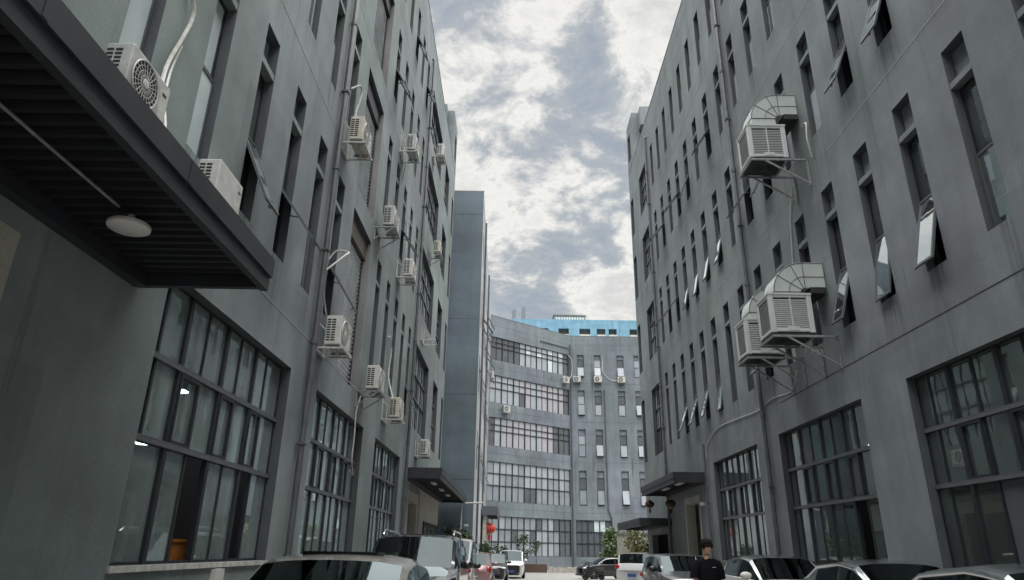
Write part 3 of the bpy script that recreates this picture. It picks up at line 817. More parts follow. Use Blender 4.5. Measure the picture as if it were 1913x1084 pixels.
# refrigerant hoses and cables
def cable(label, pts, r, mat, name='hose', cat='hose'):
    # smooth through the points
    P = [Vector(p) for p in pts]; out = []
    for i in range(len(P) - 1):
        a, b_, c, d = P[max(i - 1, 0)], P[i], P[i + 1], P[min(i + 2, len(P) - 1)]
        for q in range(6):
            t = q / 6
            out.append(0.5 * ((2 * b_) + (c - a) * t + (2 * a - 5 * b_ + 4 * c - d) * t * t + (3 * b_ - a - 3 * c + d) * t ** 3))
    out.append(P[-1])
    return tag(MB().tube(out, r, 7).build(name, mat, None, True), label, cat)
wl = XL + .03
cable('white lagged hose rising from the fan unit above the near canopy', [(LX, 6.27, 5.8), (LX - .1, 6.36, 6.0), (wl + .2, 6.5, 6.4), (wl + .05, 6.75, 7.0), (wl + .04, 6.93, 7.55), (wl + .04, 7.05, 8.0), (wl + .04, 6.98, 8.25), (wl - .05, 6.8, 8.35)], .027, WHITE_D)
cable('thin white hose beside the lagged one above the near canopy', [(LX + .05, 6.27, 5.7), (LX, 6.45, 5.9), (wl + .2, 6.62, 6.4), (wl + .04, 6.86, 7.0), (wl + .03, 6.98, 7.5)], .018, WHITE)
cable('white hose looping over an open sash beside the upper air conditioner', [(LX - .1, 14.9, 11.4), (wl + .05, 15.05, 12.2), (wl + .12, 15.15, 12.9), (wl + .10, 15.05, 13.15), (wl - .1, 14.85, 12.9)], .03, WHITE_D)
cable('white pipe bend sticking out by the open sash near the left downpipe', [(wl + .02, 14.15, 7.35), (wl + .35, 14.5, 7.9), (wl + .35, 14.75, 8.1), (wl + .05, 14.8, 8.15), (wl - .1, 14.75, 7.9)], .022, WHITE)
cable('white drain hose hanging across the second big window', [(LX - .3, 18.6, 5.45), (wl + .02, 18.55, 5.0), (wl + .02, 18.6, 4.3), (wl + .0, 18.65, 3.7), (wl + .0, 18.9, 3.45), (wl - .02, 19.0, 3.35), (wl - .05, 18.8, 3.45)], .02, WHITE_D)
cable('white hose rising from the unit above the third big window', [(LX - .1, 22.4, 6.2), (wl + .05, 22.6, 7.0), (wl + .06, 22.7, 7.9), (wl + .04, 22.4, 8.3), (wl - .05, 22.3, 8.3)], .025, WHITE_D)
cable('white hose rising from the mid-wall air conditioner to a slim window', [(LX - .1, 23.6, 11.5), (wl + .05, 23.95, 12.3), (wl + .05, 23.95, 13.2), (wl - .05, 23.8, 13.7)], .025, WHITE_D)
cable('dark cable loop hanging below the high left air conditioner', [(wl + .1, 21.5, 15.2), (wl + .02, 21.5, 14.4), (wl + .02, 21.8, 13.9), (wl + .02, 22.2, 14.3), (wl + .1, 22.3, 15.2)], .012, PIPE)
cable('grey drain hose running down beside the lower left downpipe', [(wl + .02, 14.1, 7.6), (wl + .05, 14.15, 6.9), (LX - .2, 14.3, 6.1), (LX - .2, 14.3, 5.9)], .02, GALV)
wr = XR - .03
cable('white cable running from the coolers along the right wall to the canopy', [(wr - .3, 17.3, 6.0), (wr, 18.6, 5.75), (wr, 20.0, 5.85), (wr, 21.4, 5.75), (wr, 23.2, 5.85), (wr, 25.6, 5.95), (wr, 26.7, 5.75), (wr, 27.45, 5.5), (wr, 27.55, 5.1)], .013, WHITE, 'cable', 'cable')
cable('white cable dropping from the upper cooler to the lower coolers', [(wr - .02, 16.6, 11.1), (wr, 17.0, 10.4), (wr, 17.25, 9.2), (wr, 17.35, 8.2)], .02, WHITE, 'cable', 'cable')
cable('white hose looping beside the upper cooler', [(wr - .02, 15.2, 11.2), (wr - .12, 15.1, 11.7), (wr - .06, 15.15, 12.2), (wr - .02, 15.5, 12.35)], .022, WHITE_D)
cable('coiled white hose under the lower cooler', [(wr - .75 + .028 * i, 15.8 + .07 * math.cos(i * 1.3), 6.2 + .09 * math.sin(i * 1.3) - .008 * i) for i in range(18)], .010, WHITE)

# ------------------------------------------------------------------ evaporative coolers
def cooler(label, x0, x1, y0, y1, z0, z1, rise, duct_to):
    """x0 outer face, x1 wall side; near face at y0"""
    cx, cyy = (x0 + x1) / 2, (y0 + y1) / 2
    t = thing('evaporative_cooler', label, 'cooler', (cx, cyy, z0), 0, 'evaporative coolers')
    hx, hy, h = (x1 - x0) / 2, (y1 - y0) / 2, z1 - z0
    bevel(MB().box(-hx + .03, hx - .03, -hy + .03, hy - .03, .0, h - .02).build('cabinet', DARKGRILL, t), .01, 1)
    q = MB()
    for sx in (-1, 1):
        for s2 in (-1, 1):
            X0, X1 = sorted((sx * hx, sx * (hx - .13))); Y0, Y1 = sorted((s2 * hy, s2 * (hy - .11)))
            q.box(X0, X1, Y0, Y1, -.02, h + .0)
    for s2 in (-1, 1):
        Y0, Y1 = sorted((s2 * (hy - .005), s2 * (hy - .06)))
        q.box(-hx + .13, hx - .13, Y0, Y1, 0, .08).box(-hx + .13, hx - .13, Y0, Y1, h - .07, h)
        X0, X1 = sorted((s2 * (hx - .005), s2 * (hx - .06)))
        q.box(X0, X1, -hy + .11, hy - .11, 0, .08).box(X0, X1, -hy + .11, hy - .11, h - .07, h)
    bevel(q.build('corner_posts', COOLER, t), .02, 2)
    n = 15
    for s2 in (-1, 1):
        for i in range(n):
            z = .09 + i * (h - .18) / n
            q = MB(); yy = s2 * (hy - .012)
            q.quad((-hx + .13, yy, z + .008), (hx - .13, yy, z + .008), (hx - .13, yy - s2 * .03, z + .038), (-hx + .13, yy - s2 * .03, z + .038))
            q.quad((-hx + .13, yy, z + .008), (hx - .13, yy, z + .008), (hx - .13, yy - s2 * .006, z - .012), (-hx + .13, yy - s2 * .006, z - .012))
            q.build('louvre', COOLER, t)
            q = MB(); xx = s2 * (hx - .012)
            q.quad((xx, -hy + .11, z + .008), (xx, hy - .11, z + .008), (xx - s2 * .03, hy - .11, z + .038), (xx - s2 * .03, -hy + .11, z + .038))
            q.quad((xx, -hy + .11, z + .008), (xx, hy - .11, z + .008), (xx - s2 * .006, hy - .11, z - .012), (xx - s2 * .006, -hy + .11, z - .012))
            q.build('louvre', COOLER, t)
    MB().box(-.14, .14, -hy - .004, -hy + .02, .04, .13).box(-.015, .015, -hy + .001, -hy + .02, .13, h - .07).build('badge', COOLER, t)
    MB().box(-hx - .01, hx + .01, -hy - .01, hy + .01, h + .001, h + .05).build('lid', COOLER, t)
    q = MB().box(-hx + .02, hx - .02, -hy + .02, hy - .02, -.10, -.021)
    for i in range(10):
        a = i * math.pi / 5; q.bar((0, 0, -.105), (.34 * math.cos(a), .34 * math.sin(a) * hy / hx, -.105), .02)
    q.build('sump', DARKGRILL, t)
    # collar + elbow duct
    dw = min(hx, hy) * .80
    q = MB().box(-dw * 1.0, dw * 1.0, -dw, dw, h + .05, h + .05 + rise * .5).build('collar', DUCT, t); bevel(q, .02, 2)
    bend = MB(); n = 8; r0 = .12; zb = h + .05 + rise * .5; ring = []
    cxx = dw + r0                                  # bend centre in x
    secs = []
    for i in range(n + 1):
        a = math.pi / 2 * i / n
        ci, co = r0, r0 + 2 * dw
        pin = (cxx - ci * math.cos(a), zb + ci * math.sin(a)); pout = (cxx - co * math.cos(a), zb + co * math.sin(a))
        secs.append((pin, pout))
    endx = (x1 - cx) + .44
    secs.append(((endx, secs[-1][0][1]), (endx, secs[-1][1][1])))
    for pin, pout in secs: bend.v += [(pin[0], -dw, pin[1]), (pin[0], dw, pin[1]), (pout[0], dw, pout[1]), (pout[0], -dw, pout[1])]
    for i in range(len(secs) - 1):
        k = i * 4
        for j in range(4): bend.f.append((k + j, k + (j + 1) % 4, k + 4 + (j + 1) % 4, k + 4 + j))
    bend.build('duct_elbow', DUCT, t, True, ang=30)
    rb = MB()                                      # seams
    for i in (0, 3, 6, n):
        pin, pout = secs[i]
        for y in (-dw - .004, dw + .004): rb.bar((pin[0], y, pin[1]), (pout[0], y, pout[1]), .014)
        rb.bar((pout[0], -dw, pout[1] + .0), (pout[0], dw, pout[1]), .016)
    for f in (.42, .97):
        for y in (-dw - .004, dw + .004):
            for i in range(len(secs) - 1):
                p = [secs[j][0][0] * (1 - f) + secs[j][1][0] * f for j in (i, i + 1)]; z = [secs[j][0][1] * (1 - f) + secs[j][1][1] * f for j in (i, i + 1)]
                rb.bar((p[0], y, z[0]), (p[1], y, z[1]), .012)
    rb.build('duct_seam', PIPE, t)
    MB().box(endx - .40, endx - .02, -dw - .05, dw + .05, secs[-1][0][1] - .16, secs[-1][0][1] - .006).build('duct_skirt', DARKGRILL, t)
    # bracket frame to the wall
    wx = XR - cx - .005; q = MB(); zb = -.13
    for y in (-hy - .06, hy + .02):
        q.bar((-hx - .04, y, zb), (wx, y, zb), .05); q.bar((-hx + .35, y, zb - .02), (wx - .02, y, zb - .72), .04); q.bar((wx - .03, y, zb), (wx - .03, y, zb - .78), .05)
    q.bar((-hx - .02, -hy - .06, zb - .01), (-hx - .02, hy + .02, zb - .01), .05); q.bar((hx - .1, -hy - .06, zb - .01), (hx - .1, hy + .02, zb - .01), .05)
    q.build('mounting_bracket', GALV, t)
    return t
cooler('upper grey evaporative cooler with an elbow duct on the right wall', 6.22, 7.26, 15.6, 16.45, 11.45, 12.42, .5, 0)
cooler('lower grey evaporative cooler nearest the camera on the right wall', 6.18, 7.24, 15.55, 16.4, 6.52, 7.47, .12, 0)
cooler('lower grey evaporative cooler partly hidden behind its neighbour on the right wall', 6.25, 7.28, 17.6, 18.4, 6.55, 7.50, .40, 0)

# ------------------------------------------------------------------ block behind the left building
t = thing('grey_block', 'plain blue-grey block standing behind the left building with a pale side wall', 'building', (-2.48, 43.7, 0))
D, L = -14.0, 28.0
bz = 26.1
MB().quad((0, 0, -.7), (D, 0, -.7), (D, 0, bz), (0, 0, bz)).quad((D, 0, -.7), (D, L, -.7), (D, L, bz), (D, 0, bz)).quad((D, 0, bz), (0, 0, bz), (-.36, L, bz), (D, L, bz)).quad((-.36, L, -.7), (D, L, -.7), (D, L, bz), (-.36, L, bz)).build('wall', WALL_K, t)
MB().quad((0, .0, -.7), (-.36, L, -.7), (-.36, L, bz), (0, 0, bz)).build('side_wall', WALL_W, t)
for z in (24.2, 16.2, 11.0, 5.6): MB().box(D, -.02, -.004, -.001, z - .012, z + .012).build('joint', SEAL_D, t)
MB().box(D, .012, -.01, .2, bz + .001, bz + .06).build('coping', WHITE_D, t)
wmesh = MB().box(-.01, .012, -.5, .5, 0, 2.5).mesh('window', GLASS_D)
smesh = MB().box(-.015, .015, -.33, .33, -1.4, 0).mesh('sash', SASH)
rr = random.Random(4)
for z0 in (6.5, 11.7, 16.4, 21.1):
    for q in range(9):
        y = 2.2 + q * 2.7
        x = -.36 * y / L
        w = put('window', wmesh, t, (x, y, z0))
        if rr.random() < .38: put('sash', smesh, w, (.03, 0, 1.5), (0, -R(rr.choice((18, 26, 34))), 0))
for y, lab in ((4.2, 'nearer'), (15.0, 'farther')):
    o = MB().tube([(0, 0, -.3), (0, 0, 25.6)], .07, 8).build('downpipe', PIPE, None, True, loc=(-2.48 - .36 * y / L + .1, 43.7 + y, 0))
    tag(o, '%s dark pipe on the pale side wall of the grey block' % lab, 'pipe')
ac_unit('small white air conditioner at the far edge of the grey block', -2.45, 69.0, 18.2, 0, .30)
# portal columns under the small canopy
t2 = thing('entrance_portal', 'pale entrance posts and dark doorway under the lantern canopy', 'entrance', (-2.6, 58.0, -.4))
for i, (x, y) in enumerate(((.1, .4), (.1, 2.6), (.1, 5.2))): MB().box(x, x + .3, y, y + .6, 0, 4.6).build('post', WHITE_D, t2)
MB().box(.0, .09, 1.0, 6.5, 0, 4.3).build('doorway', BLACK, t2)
q = thing('pipe_frame', 'white pipe goalpost standing before the grey block', 'pipe', (-2.6, 43.2, zg(43)))
MB().tube([(-.55, -.2, 0), (-.55, -.2, 4.25), (-.45, -.2, 4.4), (.75, -.2, 4.45)], .045, 8).build('post', WHITE, q, True)
q = thing('floodlight_post', 'thin post with a small white floodlight before the grey block', 'lamp', (-2.78, 42.6, zg(43)))
MB().tube([(0, 0, 0), (0, 0, 3.05)], .03, 8).build('post', GALV, q, True); MB().box(-.14, .10, -.12, .12, 3.06, 3.18).build('lamp_head', WHITE, q)

# ------------------------------------------------------------------ rear building (angled wing + frontal wing)
A0 = Vector((-2.84, 71.7, 0)); A1 = Vector((6.62, 79.3, 0))
dv = (A1 - A0); AL = dv.length; ang = math.atan2(dv.y, dv.x)
rear = thing('rear_building', 'grey five-storey building closing the yard, with long gridded window bands on its angled wing', 'building', (A0.x, A0.y, 0), ang)
class RFac:
    def __init__(s, root): s.root = root; s.sg = 1; s.u0 = 0; s.rot = 0
    def y(s, u): return u
# the rear facades use a frame with x outwards; make a part-level empty-free rotation by building in rotated coordinates
def rot_parts(root, ax, objs): pass
ZR = {1: (0.95, 2.3, 3.5, 4.75), 2: (6.2, 7.75, 8.95, 10.15), 3: (11.75, 13.35, 14.0, 14.77), 4: (16.35, 17.9, 18.65, 19.37), 5: (21.05, 22.55, 23.1, 23.7)}
def front_wall(root, length, zlo, zhi, holes, mat, name='wall', rev=.28):
    us = sorted({0, length, *[h[0] for h in holes], *[h[1] for h in holes]}); zs = sorted({zlo, zhi, *[h[2] for h in holes], *[h[3] for h in holes]})
    mb = MB()
    for i in range(len(us) - 1):
        for j in range(len(zs) - 1):
            uc, zc_ = (us[i] + us[i + 1]) / 2, (zs[j] + zs[j + 1]) / 2
            if any(h[0] < uc < h[1] and h[2] < zc_ < h[3] for h in holes): continue
            mb.quad((us[i], 0, zs[j]), (us[i + 1], 0, zs[j]), (us[i + 1], 0, zs[j + 1]), (us[i], 0, zs[j + 1]))
    for a, b, z0, z1 in holes:
        mb.quad((a, 0, z0), (b, 0, z0), (b, rev, z0), (a, rev, z0)).quad((a, 0, z1), (b, 0, z1), (b, rev, z1), (a, rev, z1)).quad((a, 0, z0), (a, 0, z1), (a, rev, z1), (a, rev, z0)).quad((b, 0, z0), (b, 0, z1), (b, rev, z1), (b, rev, z0))
    return mb.build(name, mat, root)
def band_window(root, a, b, zz, n, alts, thick_every=2):
    w = b - a; q = MB(); Y0, Y1 = .10, .19
    for i in range(n + 1):
        t = .05 if (i % thick_every == 0) else .03
        x = w * i / n
        q.box(max(0, x - t), min(w, x + t), Y0 - (.04 if t > .04 else 0), Y1, .003, zz[-1] - zz[0] - .003)
    for j, z in enumerate(zz):
        q.box(0, w, Y0 + .006 - (.03 if 0 < j < len(zz) - 1 else 0), Y1 - .004, max(.001, z - zz[0] - .04), min(zz[-1] - zz[0] - .001, z - zz[0] + .04))
    r = q.build('window', FRAME, root, loc=(a, 0, zz[0]))
    for i in range(n):
        for j in range(len(zz) - 1):
            ww, hh = w / n - .06, zz[j + 1] - zz[j] - .06
            me = cached(('bp', round(ww, 3), round(hh, 3)), lambda: MB().box(0, ww, 0, .006, 0, hh).mesh('pane', GLASS_P))
            p = put('pane', me, r, (w * i / n + .03, .15, zz[j] - zz[0] + .03), (random.uniform(-.004, .004), 0, random.uniform(-.006, .006)))
            al = alts(i, j)
            if al: p.material_slots[0].link = 'OBJECT'; p.material_slots[0].material = al
    return r
holes = [(0.15, AL - .25, zz[0], zz[-1]) for zz in ZR.values()]
front_wall(rear, AL, -.7, ROOF, holes, WALL_B)
rr = random.Random(11)
patt = {5: lambda i, j: GLASS_D if (i < 5 or i > 12) else (GLASS_P if rr.random() < .9 else GLASS_F),
        4: lambda i, j: GLASS_D if i > 12 or (i in (5, 7) and j == 0 and rr.random() < .5) else (GLASS_Q if (i in (5, 6, 9, 10, 11, 12)) else GLASS_P),
        3: lambda i, j: GLASS_D if (i in (0, 11, 12, 13)) else (GLASS_Q if i in (3, 4, 5, 6, 9, 10) else GLASS_P),
        2: lambda i, j: GLASS_D if (j == 0 and i in (6, 7)) else GLASS_G if (j == 0 or rr.random() < .3) else GLASS_P,
        1: lambda i, j: GLASS_D if i > 11 or rr.random() < .08 else (GLASS_G if rr.random() < .75 else GLASS_P)}
for r_, zz in ZR.items(): band_window(rear, .15, AL - .25, zz, 14, patt[r_])
MB().box(.0, AL, .3, .4, -.6, ROOF - .5).build('interior', INTER, rear)
MB().box(-.3, AL + .0, -.012, .4, ROOF + .001, ROOF + .07).build('coping', plain('coping_paint', (0.13, 0.14, 0.145), 0.7), rear)
MB().quad((-6, .01, ROOF - .4), (AL + 4, .01, ROOF - .4), (AL + 4, 12, ROOF - .4), (-6, 12, ROOF - .4)).build('roof', CONCRETE, rear)
for z in (25.0, 20.2, 15.6, 11.0, 5.5): MB().box(0, AL - .3, -.005, -.001, z - .01, z + .01).build('joint', SEAL_D, rear)
MB().tube([(AL * .60, -.08, 24.55), (AL - .35, -.08, 24.5)], .06, 8).build('gutter_pipe', PIPE, rear, True)
# frontal wing
wing = thing('rear_building_wing', 'grey frontal wing beside the angled one, with columns of slim windows and four air conditioners', 'building', (A1.x, A1.y, 0))
WL = 22.0
slx = (0.80, 2.82, 5.60, 7.66, 10.4)
fh = []
for r_, (z0, z1) in {2: (6.3, 10.1), 3: (11.6, 14.8), 4: (16.35, 19.4), 5: (21.0, 23.75)}.items():
    for x in slx: fh.append((x, x + .84, z0, z1))
fh.append((.35, 4.3, .95, 4.75))
front_wall(wing, WL, -.7, ROOF, fh, WALL_B)
MB().box(0, WL, .3, .4, -.6, ROOF - .5).build('interior', INTER, wing)
MB().box(0.002, WL, -.012, .4, ROOF + .001, ROOF + .07).build('coping', plain('coping_paint', (0.13, 0.14, 0.145), 0.7), wing)
for z in (25.0, 20.2, 15.6, 11.0, 5.5): MB().box(0.3, WL, -.005, -.001, z - .01, z + .01).build('joint', SEAL_D, wing)
band_window(wing, .35, 4.3, (0.95, 2.3, 3.5, 4.75), 6, lambda i, j: GLASS_D if rr.random() < .85 else GLASS_F)
for k, (x0, x1, z0, z1) in enumerate(fh[:-1]):
    h = z1 - z0; w = MB()
    w.box(0, .05, .08, .16, 0, h).box(.79, .84, .08, .16, 0, h).box(.05, .79, .08, .16, 0, .05).box(.05, .79, .05, .16, h * .44, h * .44 + .06)
    wo = w.build('window', FRAME, wing, loc=(x0, 0, z0))
    MB().box(.0, .84, .04, .17, h * .80, h * .80 + .07).build('ledge', WALL_B, wo); MB().box(.003, .837, .16, .2, h * .80 + .07, h - .003).build('panel', WALL_B, wo)
    MB().box(.05, .79, .12, .126, h * .44 + .06, h * .80 - .001).build('pane', GLASS_D if rr.random() < .7 else GLASS_P, wo)
    a = -R(rr.choice((0, 6, 12, 16)))
    s = MB().box(-.39, -.34, -.02, .02, -h * .42, 0).box(.34, .39, -.02, .02, -h * .42, 0).box(-.34, .34, -.02, .02, -.05, 0).box(-.34, .34, -.02, .02, -h * .42, -h * .42 + .05).build('sash', SASH, wo)
    s.location = (.42, .02, h * .44); s.rotation_euler = (a, 0, 0)
    p = MB().box(-.34, .34, -.004, .004, -h * .42 + .05, -.05).build('pane', GLASS_G if rr.random() < .55 else GLASS_P, wo)
    p.location = (.42, .02, h * .44); p.rotation_euler = (a, 0, 0)
for x, lab in ((7.35, 'leftmost'), (9.85, 'middle'), (12.65, 'rightmost')):
    ac_unit('%s small white air conditioner under the top windows of the frontal rear wing' % lab, x, 79.3 - .30, 20.35, -math.pi / 2, .28, up=False)
for u, z, lab in ((AL - 1.1, 20.1, 'white air conditioner at the right end under the top band of the angled wing'), (AL * .18, 15.45, 'white air conditioner at the left under the second window band of the angled wing')):
    p = A0 + dv.normalized() * u + Vector((math.sin(ang), -math.cos(ang), 0)) * .32
    ac_unit(lab, p.x, p.y, z, ang - math.pi / 2, .30)
for (x, y, lab, zt) in ((6.62, 79.1, 'dark downpipe in the corner between the two rear wings', 25.0), (10.6, 79.18, 'grey downpipe with a bend on the frontal rear wing', 19.5)):
    o = MB().tube([(0, 0, -.35), (0, 0, 4.6)] + ([(0, 0, 5.0), (-.35, 0, 5.9), (-.35, 0, 6.3), (-.35, 0, zt)] if x > 8 else [(0, 0, zt)]), .075, 8).build('downpipe', PIPE, None, True, loc=(x + (.35 if x > 8 else 0), y, 0))
    tag(o, lab, 'pipe')
cable('white hose pair in the corner of the rear wings', [(6.3, 78.9, 23.6), (6.75, 78.95, 23.0), (6.8, 79.1, 21.6), (6.5, 78.9, 20.7), (6.1, 78.7, 20.5)], .03, WHITE)
cable('white hose descending from the second top window of the rear wing', [(10.45, 79.2, 23.6), (10.5, 79.2, 22.6), (10.55, 79.2, 21.6), (11.4, 79.2, 20.7), (12.4, 79.1, 20.6)], .028, WHITE)
# rear planting
bd = thing('planter_wall', 'low brown planter wall at the foot of the rear building', 'planter', (2.3, 68.0, -.42))
MB().box(-2.2, .9, 0, .5, 0, .75).build('wall', BROWN, bd)
st = thing('stone_edging', 'pale stone edging along the foot of the rear building', 'edging', (3.4, 69.0, -.42))
for i in range(9): MB().box(i * .42, i * .42 + .40, 0, .5 + random.uniform(-.05, .05), 0, .5 + random.uniform(-.08, .08)).build('stone', STONE, st)

# ------------------------------------------------------------------ blue building beyond
bl = thing('blue_building', 'bright blue building rising behind the rear roofline with rooftop flues', 'building', (-1.15, 120, 0))
BW, BZ = 40.0, 42.0
bh = [(x, x + w, 38.3, 40.25) for x, w in ((5.6, 1.6), (9.05, 1.95), (12.95, 2.05), (16.2, 1.6), (18.4, 1.5), (22.3, 1.6), (26, 1.6), (30, 1.6))]
front_wall(bl, BW, -.5, BZ, bh, BLUE_W, rev=1.2)
for x0, x1, z0, z1 in bh:
    p = MB().box(x0 + .01, x1 - .01, 1.1, 1.2, z0 + .01, z1 - .01).build('loggia', CONCRETE, bl)
    MB().box(x0 + .2, x1 - .3, 1.02, 1.09, z0 + .5, z1 - .7).build('window', GLASS_D, p)
    MB().box(x0 + .02, x1 - .02, -.3, .1, z0 - .4, z0 + .75).build('balcony', WHITE_D, bl)
MB().quad((0, 0, BZ - .3), (BW, 0, BZ - .3), (BW, 14, BZ - .3), (0, 14, BZ - .3)).quad((0, 0, 0), (0, 14, 0), (0, 14, BZ), (0, 0, BZ)).build('roof', CONCRETE, bl)
for x, h in ((.35, 2.1), (2.15, 2.7)): MB().box(x, x + .75, .8, 1.6, BZ - .3, BZ + h).build('flue', plain('flue_grey', (0.17, 0.20, 0.23), .6), bl)
q = MB().box(8.35, 14.3, 2.0, 6.0, BZ - .3, BZ + 1.45).build('rooftop_room', plain('flue_grey', (0.17, 0.20, 0.23), .6), bl)
MB().box(8.2, 14.45, 1.9, 6.1, BZ + 1.451, BZ + 1.6).build('rooftop_room_roof', CONCRETE, q)
for i in range(11): MB().box(8.7 + i * .5, 9.05 + i * .5, 1.95, 1.999, BZ + .35, BZ + 1.1).build('window', GLASS_F, q)

# ------------------------------------------------------------------ low annex behind the right building
an = thing('beige_annex', 'low beige gate wall beyond the far corner of the right building', 'wall', (6.75, 46.5, -.45))
MB().box(0, 8, 0, .3, 0, 3.0).build('wall', BEIGE, an); MB().box(1.35, 2.6, -.02, -.001, 0, 2.5).build('door', BLACK, an); MB().box(-.05, 8.05, -.06, .36, 3.001, 3.12).build('coping', CONCRETE, an)

# ------------------------------------------------------------------ lanterns
def lantern(label, loc, r, mat):
    t = thing('lantern', label, 'lantern', loc, 0, 'hanging lanterns')
    prof = [(.35 * r, -.72 * r)] + [(r * math.cos(a), .72 * r * math.sin(a)) for a in [R(d) for d in range(-65, 66, 13)]] + [(.35 * r, .72 * r)]
    MB().lathe(prof, 24, ).build('shade', mat, t, True)
    q = MB()
    for i in range(16):
        a = i * math.pi / 8
        q.tube([(1.012 * r * math.cos(e) * math.cos(a), 1.012 * r * math.cos(e) * math.sin(a), .73 * r * math.sin(e)) for e in [R(d) for d in range(-68, 69, 17)]], r * .012, 4, False)
    q.build('rib', GOLD if mat is REDSILK else mat, t)
    MB().lathe([(.36 * r, .70 * r), (.38 * r, .86 * r), (.30 * r, .87 * r)], 16).build('cap', GOLD, t); MB().lathe([(.30 * r, -.90 * r), (.40 * r, -.88 * r), (.36 * r, -.70 * r)], 16).build('cap', GOLD, t)
    q = MB().lathe([(.02 * r, -1.9 * r), (.20 * r, -1.75 * r), (.22 * r, -1.1 * r), (.06 * r, -.9 * r)], 10).build('tassel', mat, t, True)
    MB().tube([(0, 0, .86 * r), (0, 0, 1.9 * r)], .012, 5).build('cord', BLKPL, t)
    return t
lantern('big bright red lantern under the small canopy of the grey block', (-1.95, 58.9, 3.16), .52, REDSILK)
lantern('dark maroon lantern hanging at the outer edge of the right canopy', (6.62, 34.4, 3.70), .22, MAROON)
lantern('dark maroon lantern close to the doorway under the right canopy', (7.15, 32.2, 3.60), .24, MAROON)
lantern('small red lantern in front of the beige gate wall', (9.05, 56.5, 2.45), .30, REDSILK)

# ------------------------------------------------------------------ small wall things
q = thing('meter_box', 'white box and tube on the wall below the first big window', 'box', (XL, 10.95, .86))
MB().box(.002, .09, -.28, .02, 0, .32).build('box', WHITE, q); MB().tube([(.07, -.2, .05), (.07, .42, .05)], .055, 12).build('tube', WHITE, q, True)
q = thing('security_camera', 'small white security camera beside the right doorway', 'camera', (XR, 28.5, 3.35), math.pi)
MB().ball((.12, 0, 0), (.09, .09, .09)).build('dome', WHITE, q, True); MB().box(0, .1, -.05, .05, -.04, .04).build('mount', WHITE, q)
# things inside the first left window
q = thing('wooden_cabinet', 'orange wooden cabinet seen through the open lights of the big left window', 'cabinet', (-4.98, 10.75, .16))
MB().box(-.2, .2, -.62, .55, 0, 1.38).build('body', WOOD, q); MB().box(-.22, .22, -.65, .58, 1.381, 1.42).build('top', WOOD, q)
tag(MB().box(-.015, .015, -.035, .035, 0, .025).build('blue_light', LEDBLUE, None, loc=(-5.2, 11.6, 1.92)), 'small blue glowing light inside the big left window', 'light')
for i, (x, y, z, lab) in enumerate(((-6.2, 12.4, 4.15, 'lit lamp seen through the middle lights of the big left window'), (-6.0, 11.0, 3.0, 'lit lamp seen at the left edge of the big left window'), (-6.4, 17.6, 3.95, 'lit lamp behind the second left window'),
                              (9.4, 18.0, 4.2, 'lit lamp inside the second right window'))):
    tag(MB().box(-.07, .07, -.1, .1, 0, .04).build('indoor_lamp', LAMPON, None, loc=(x, y, z)), lab, 'lamp')

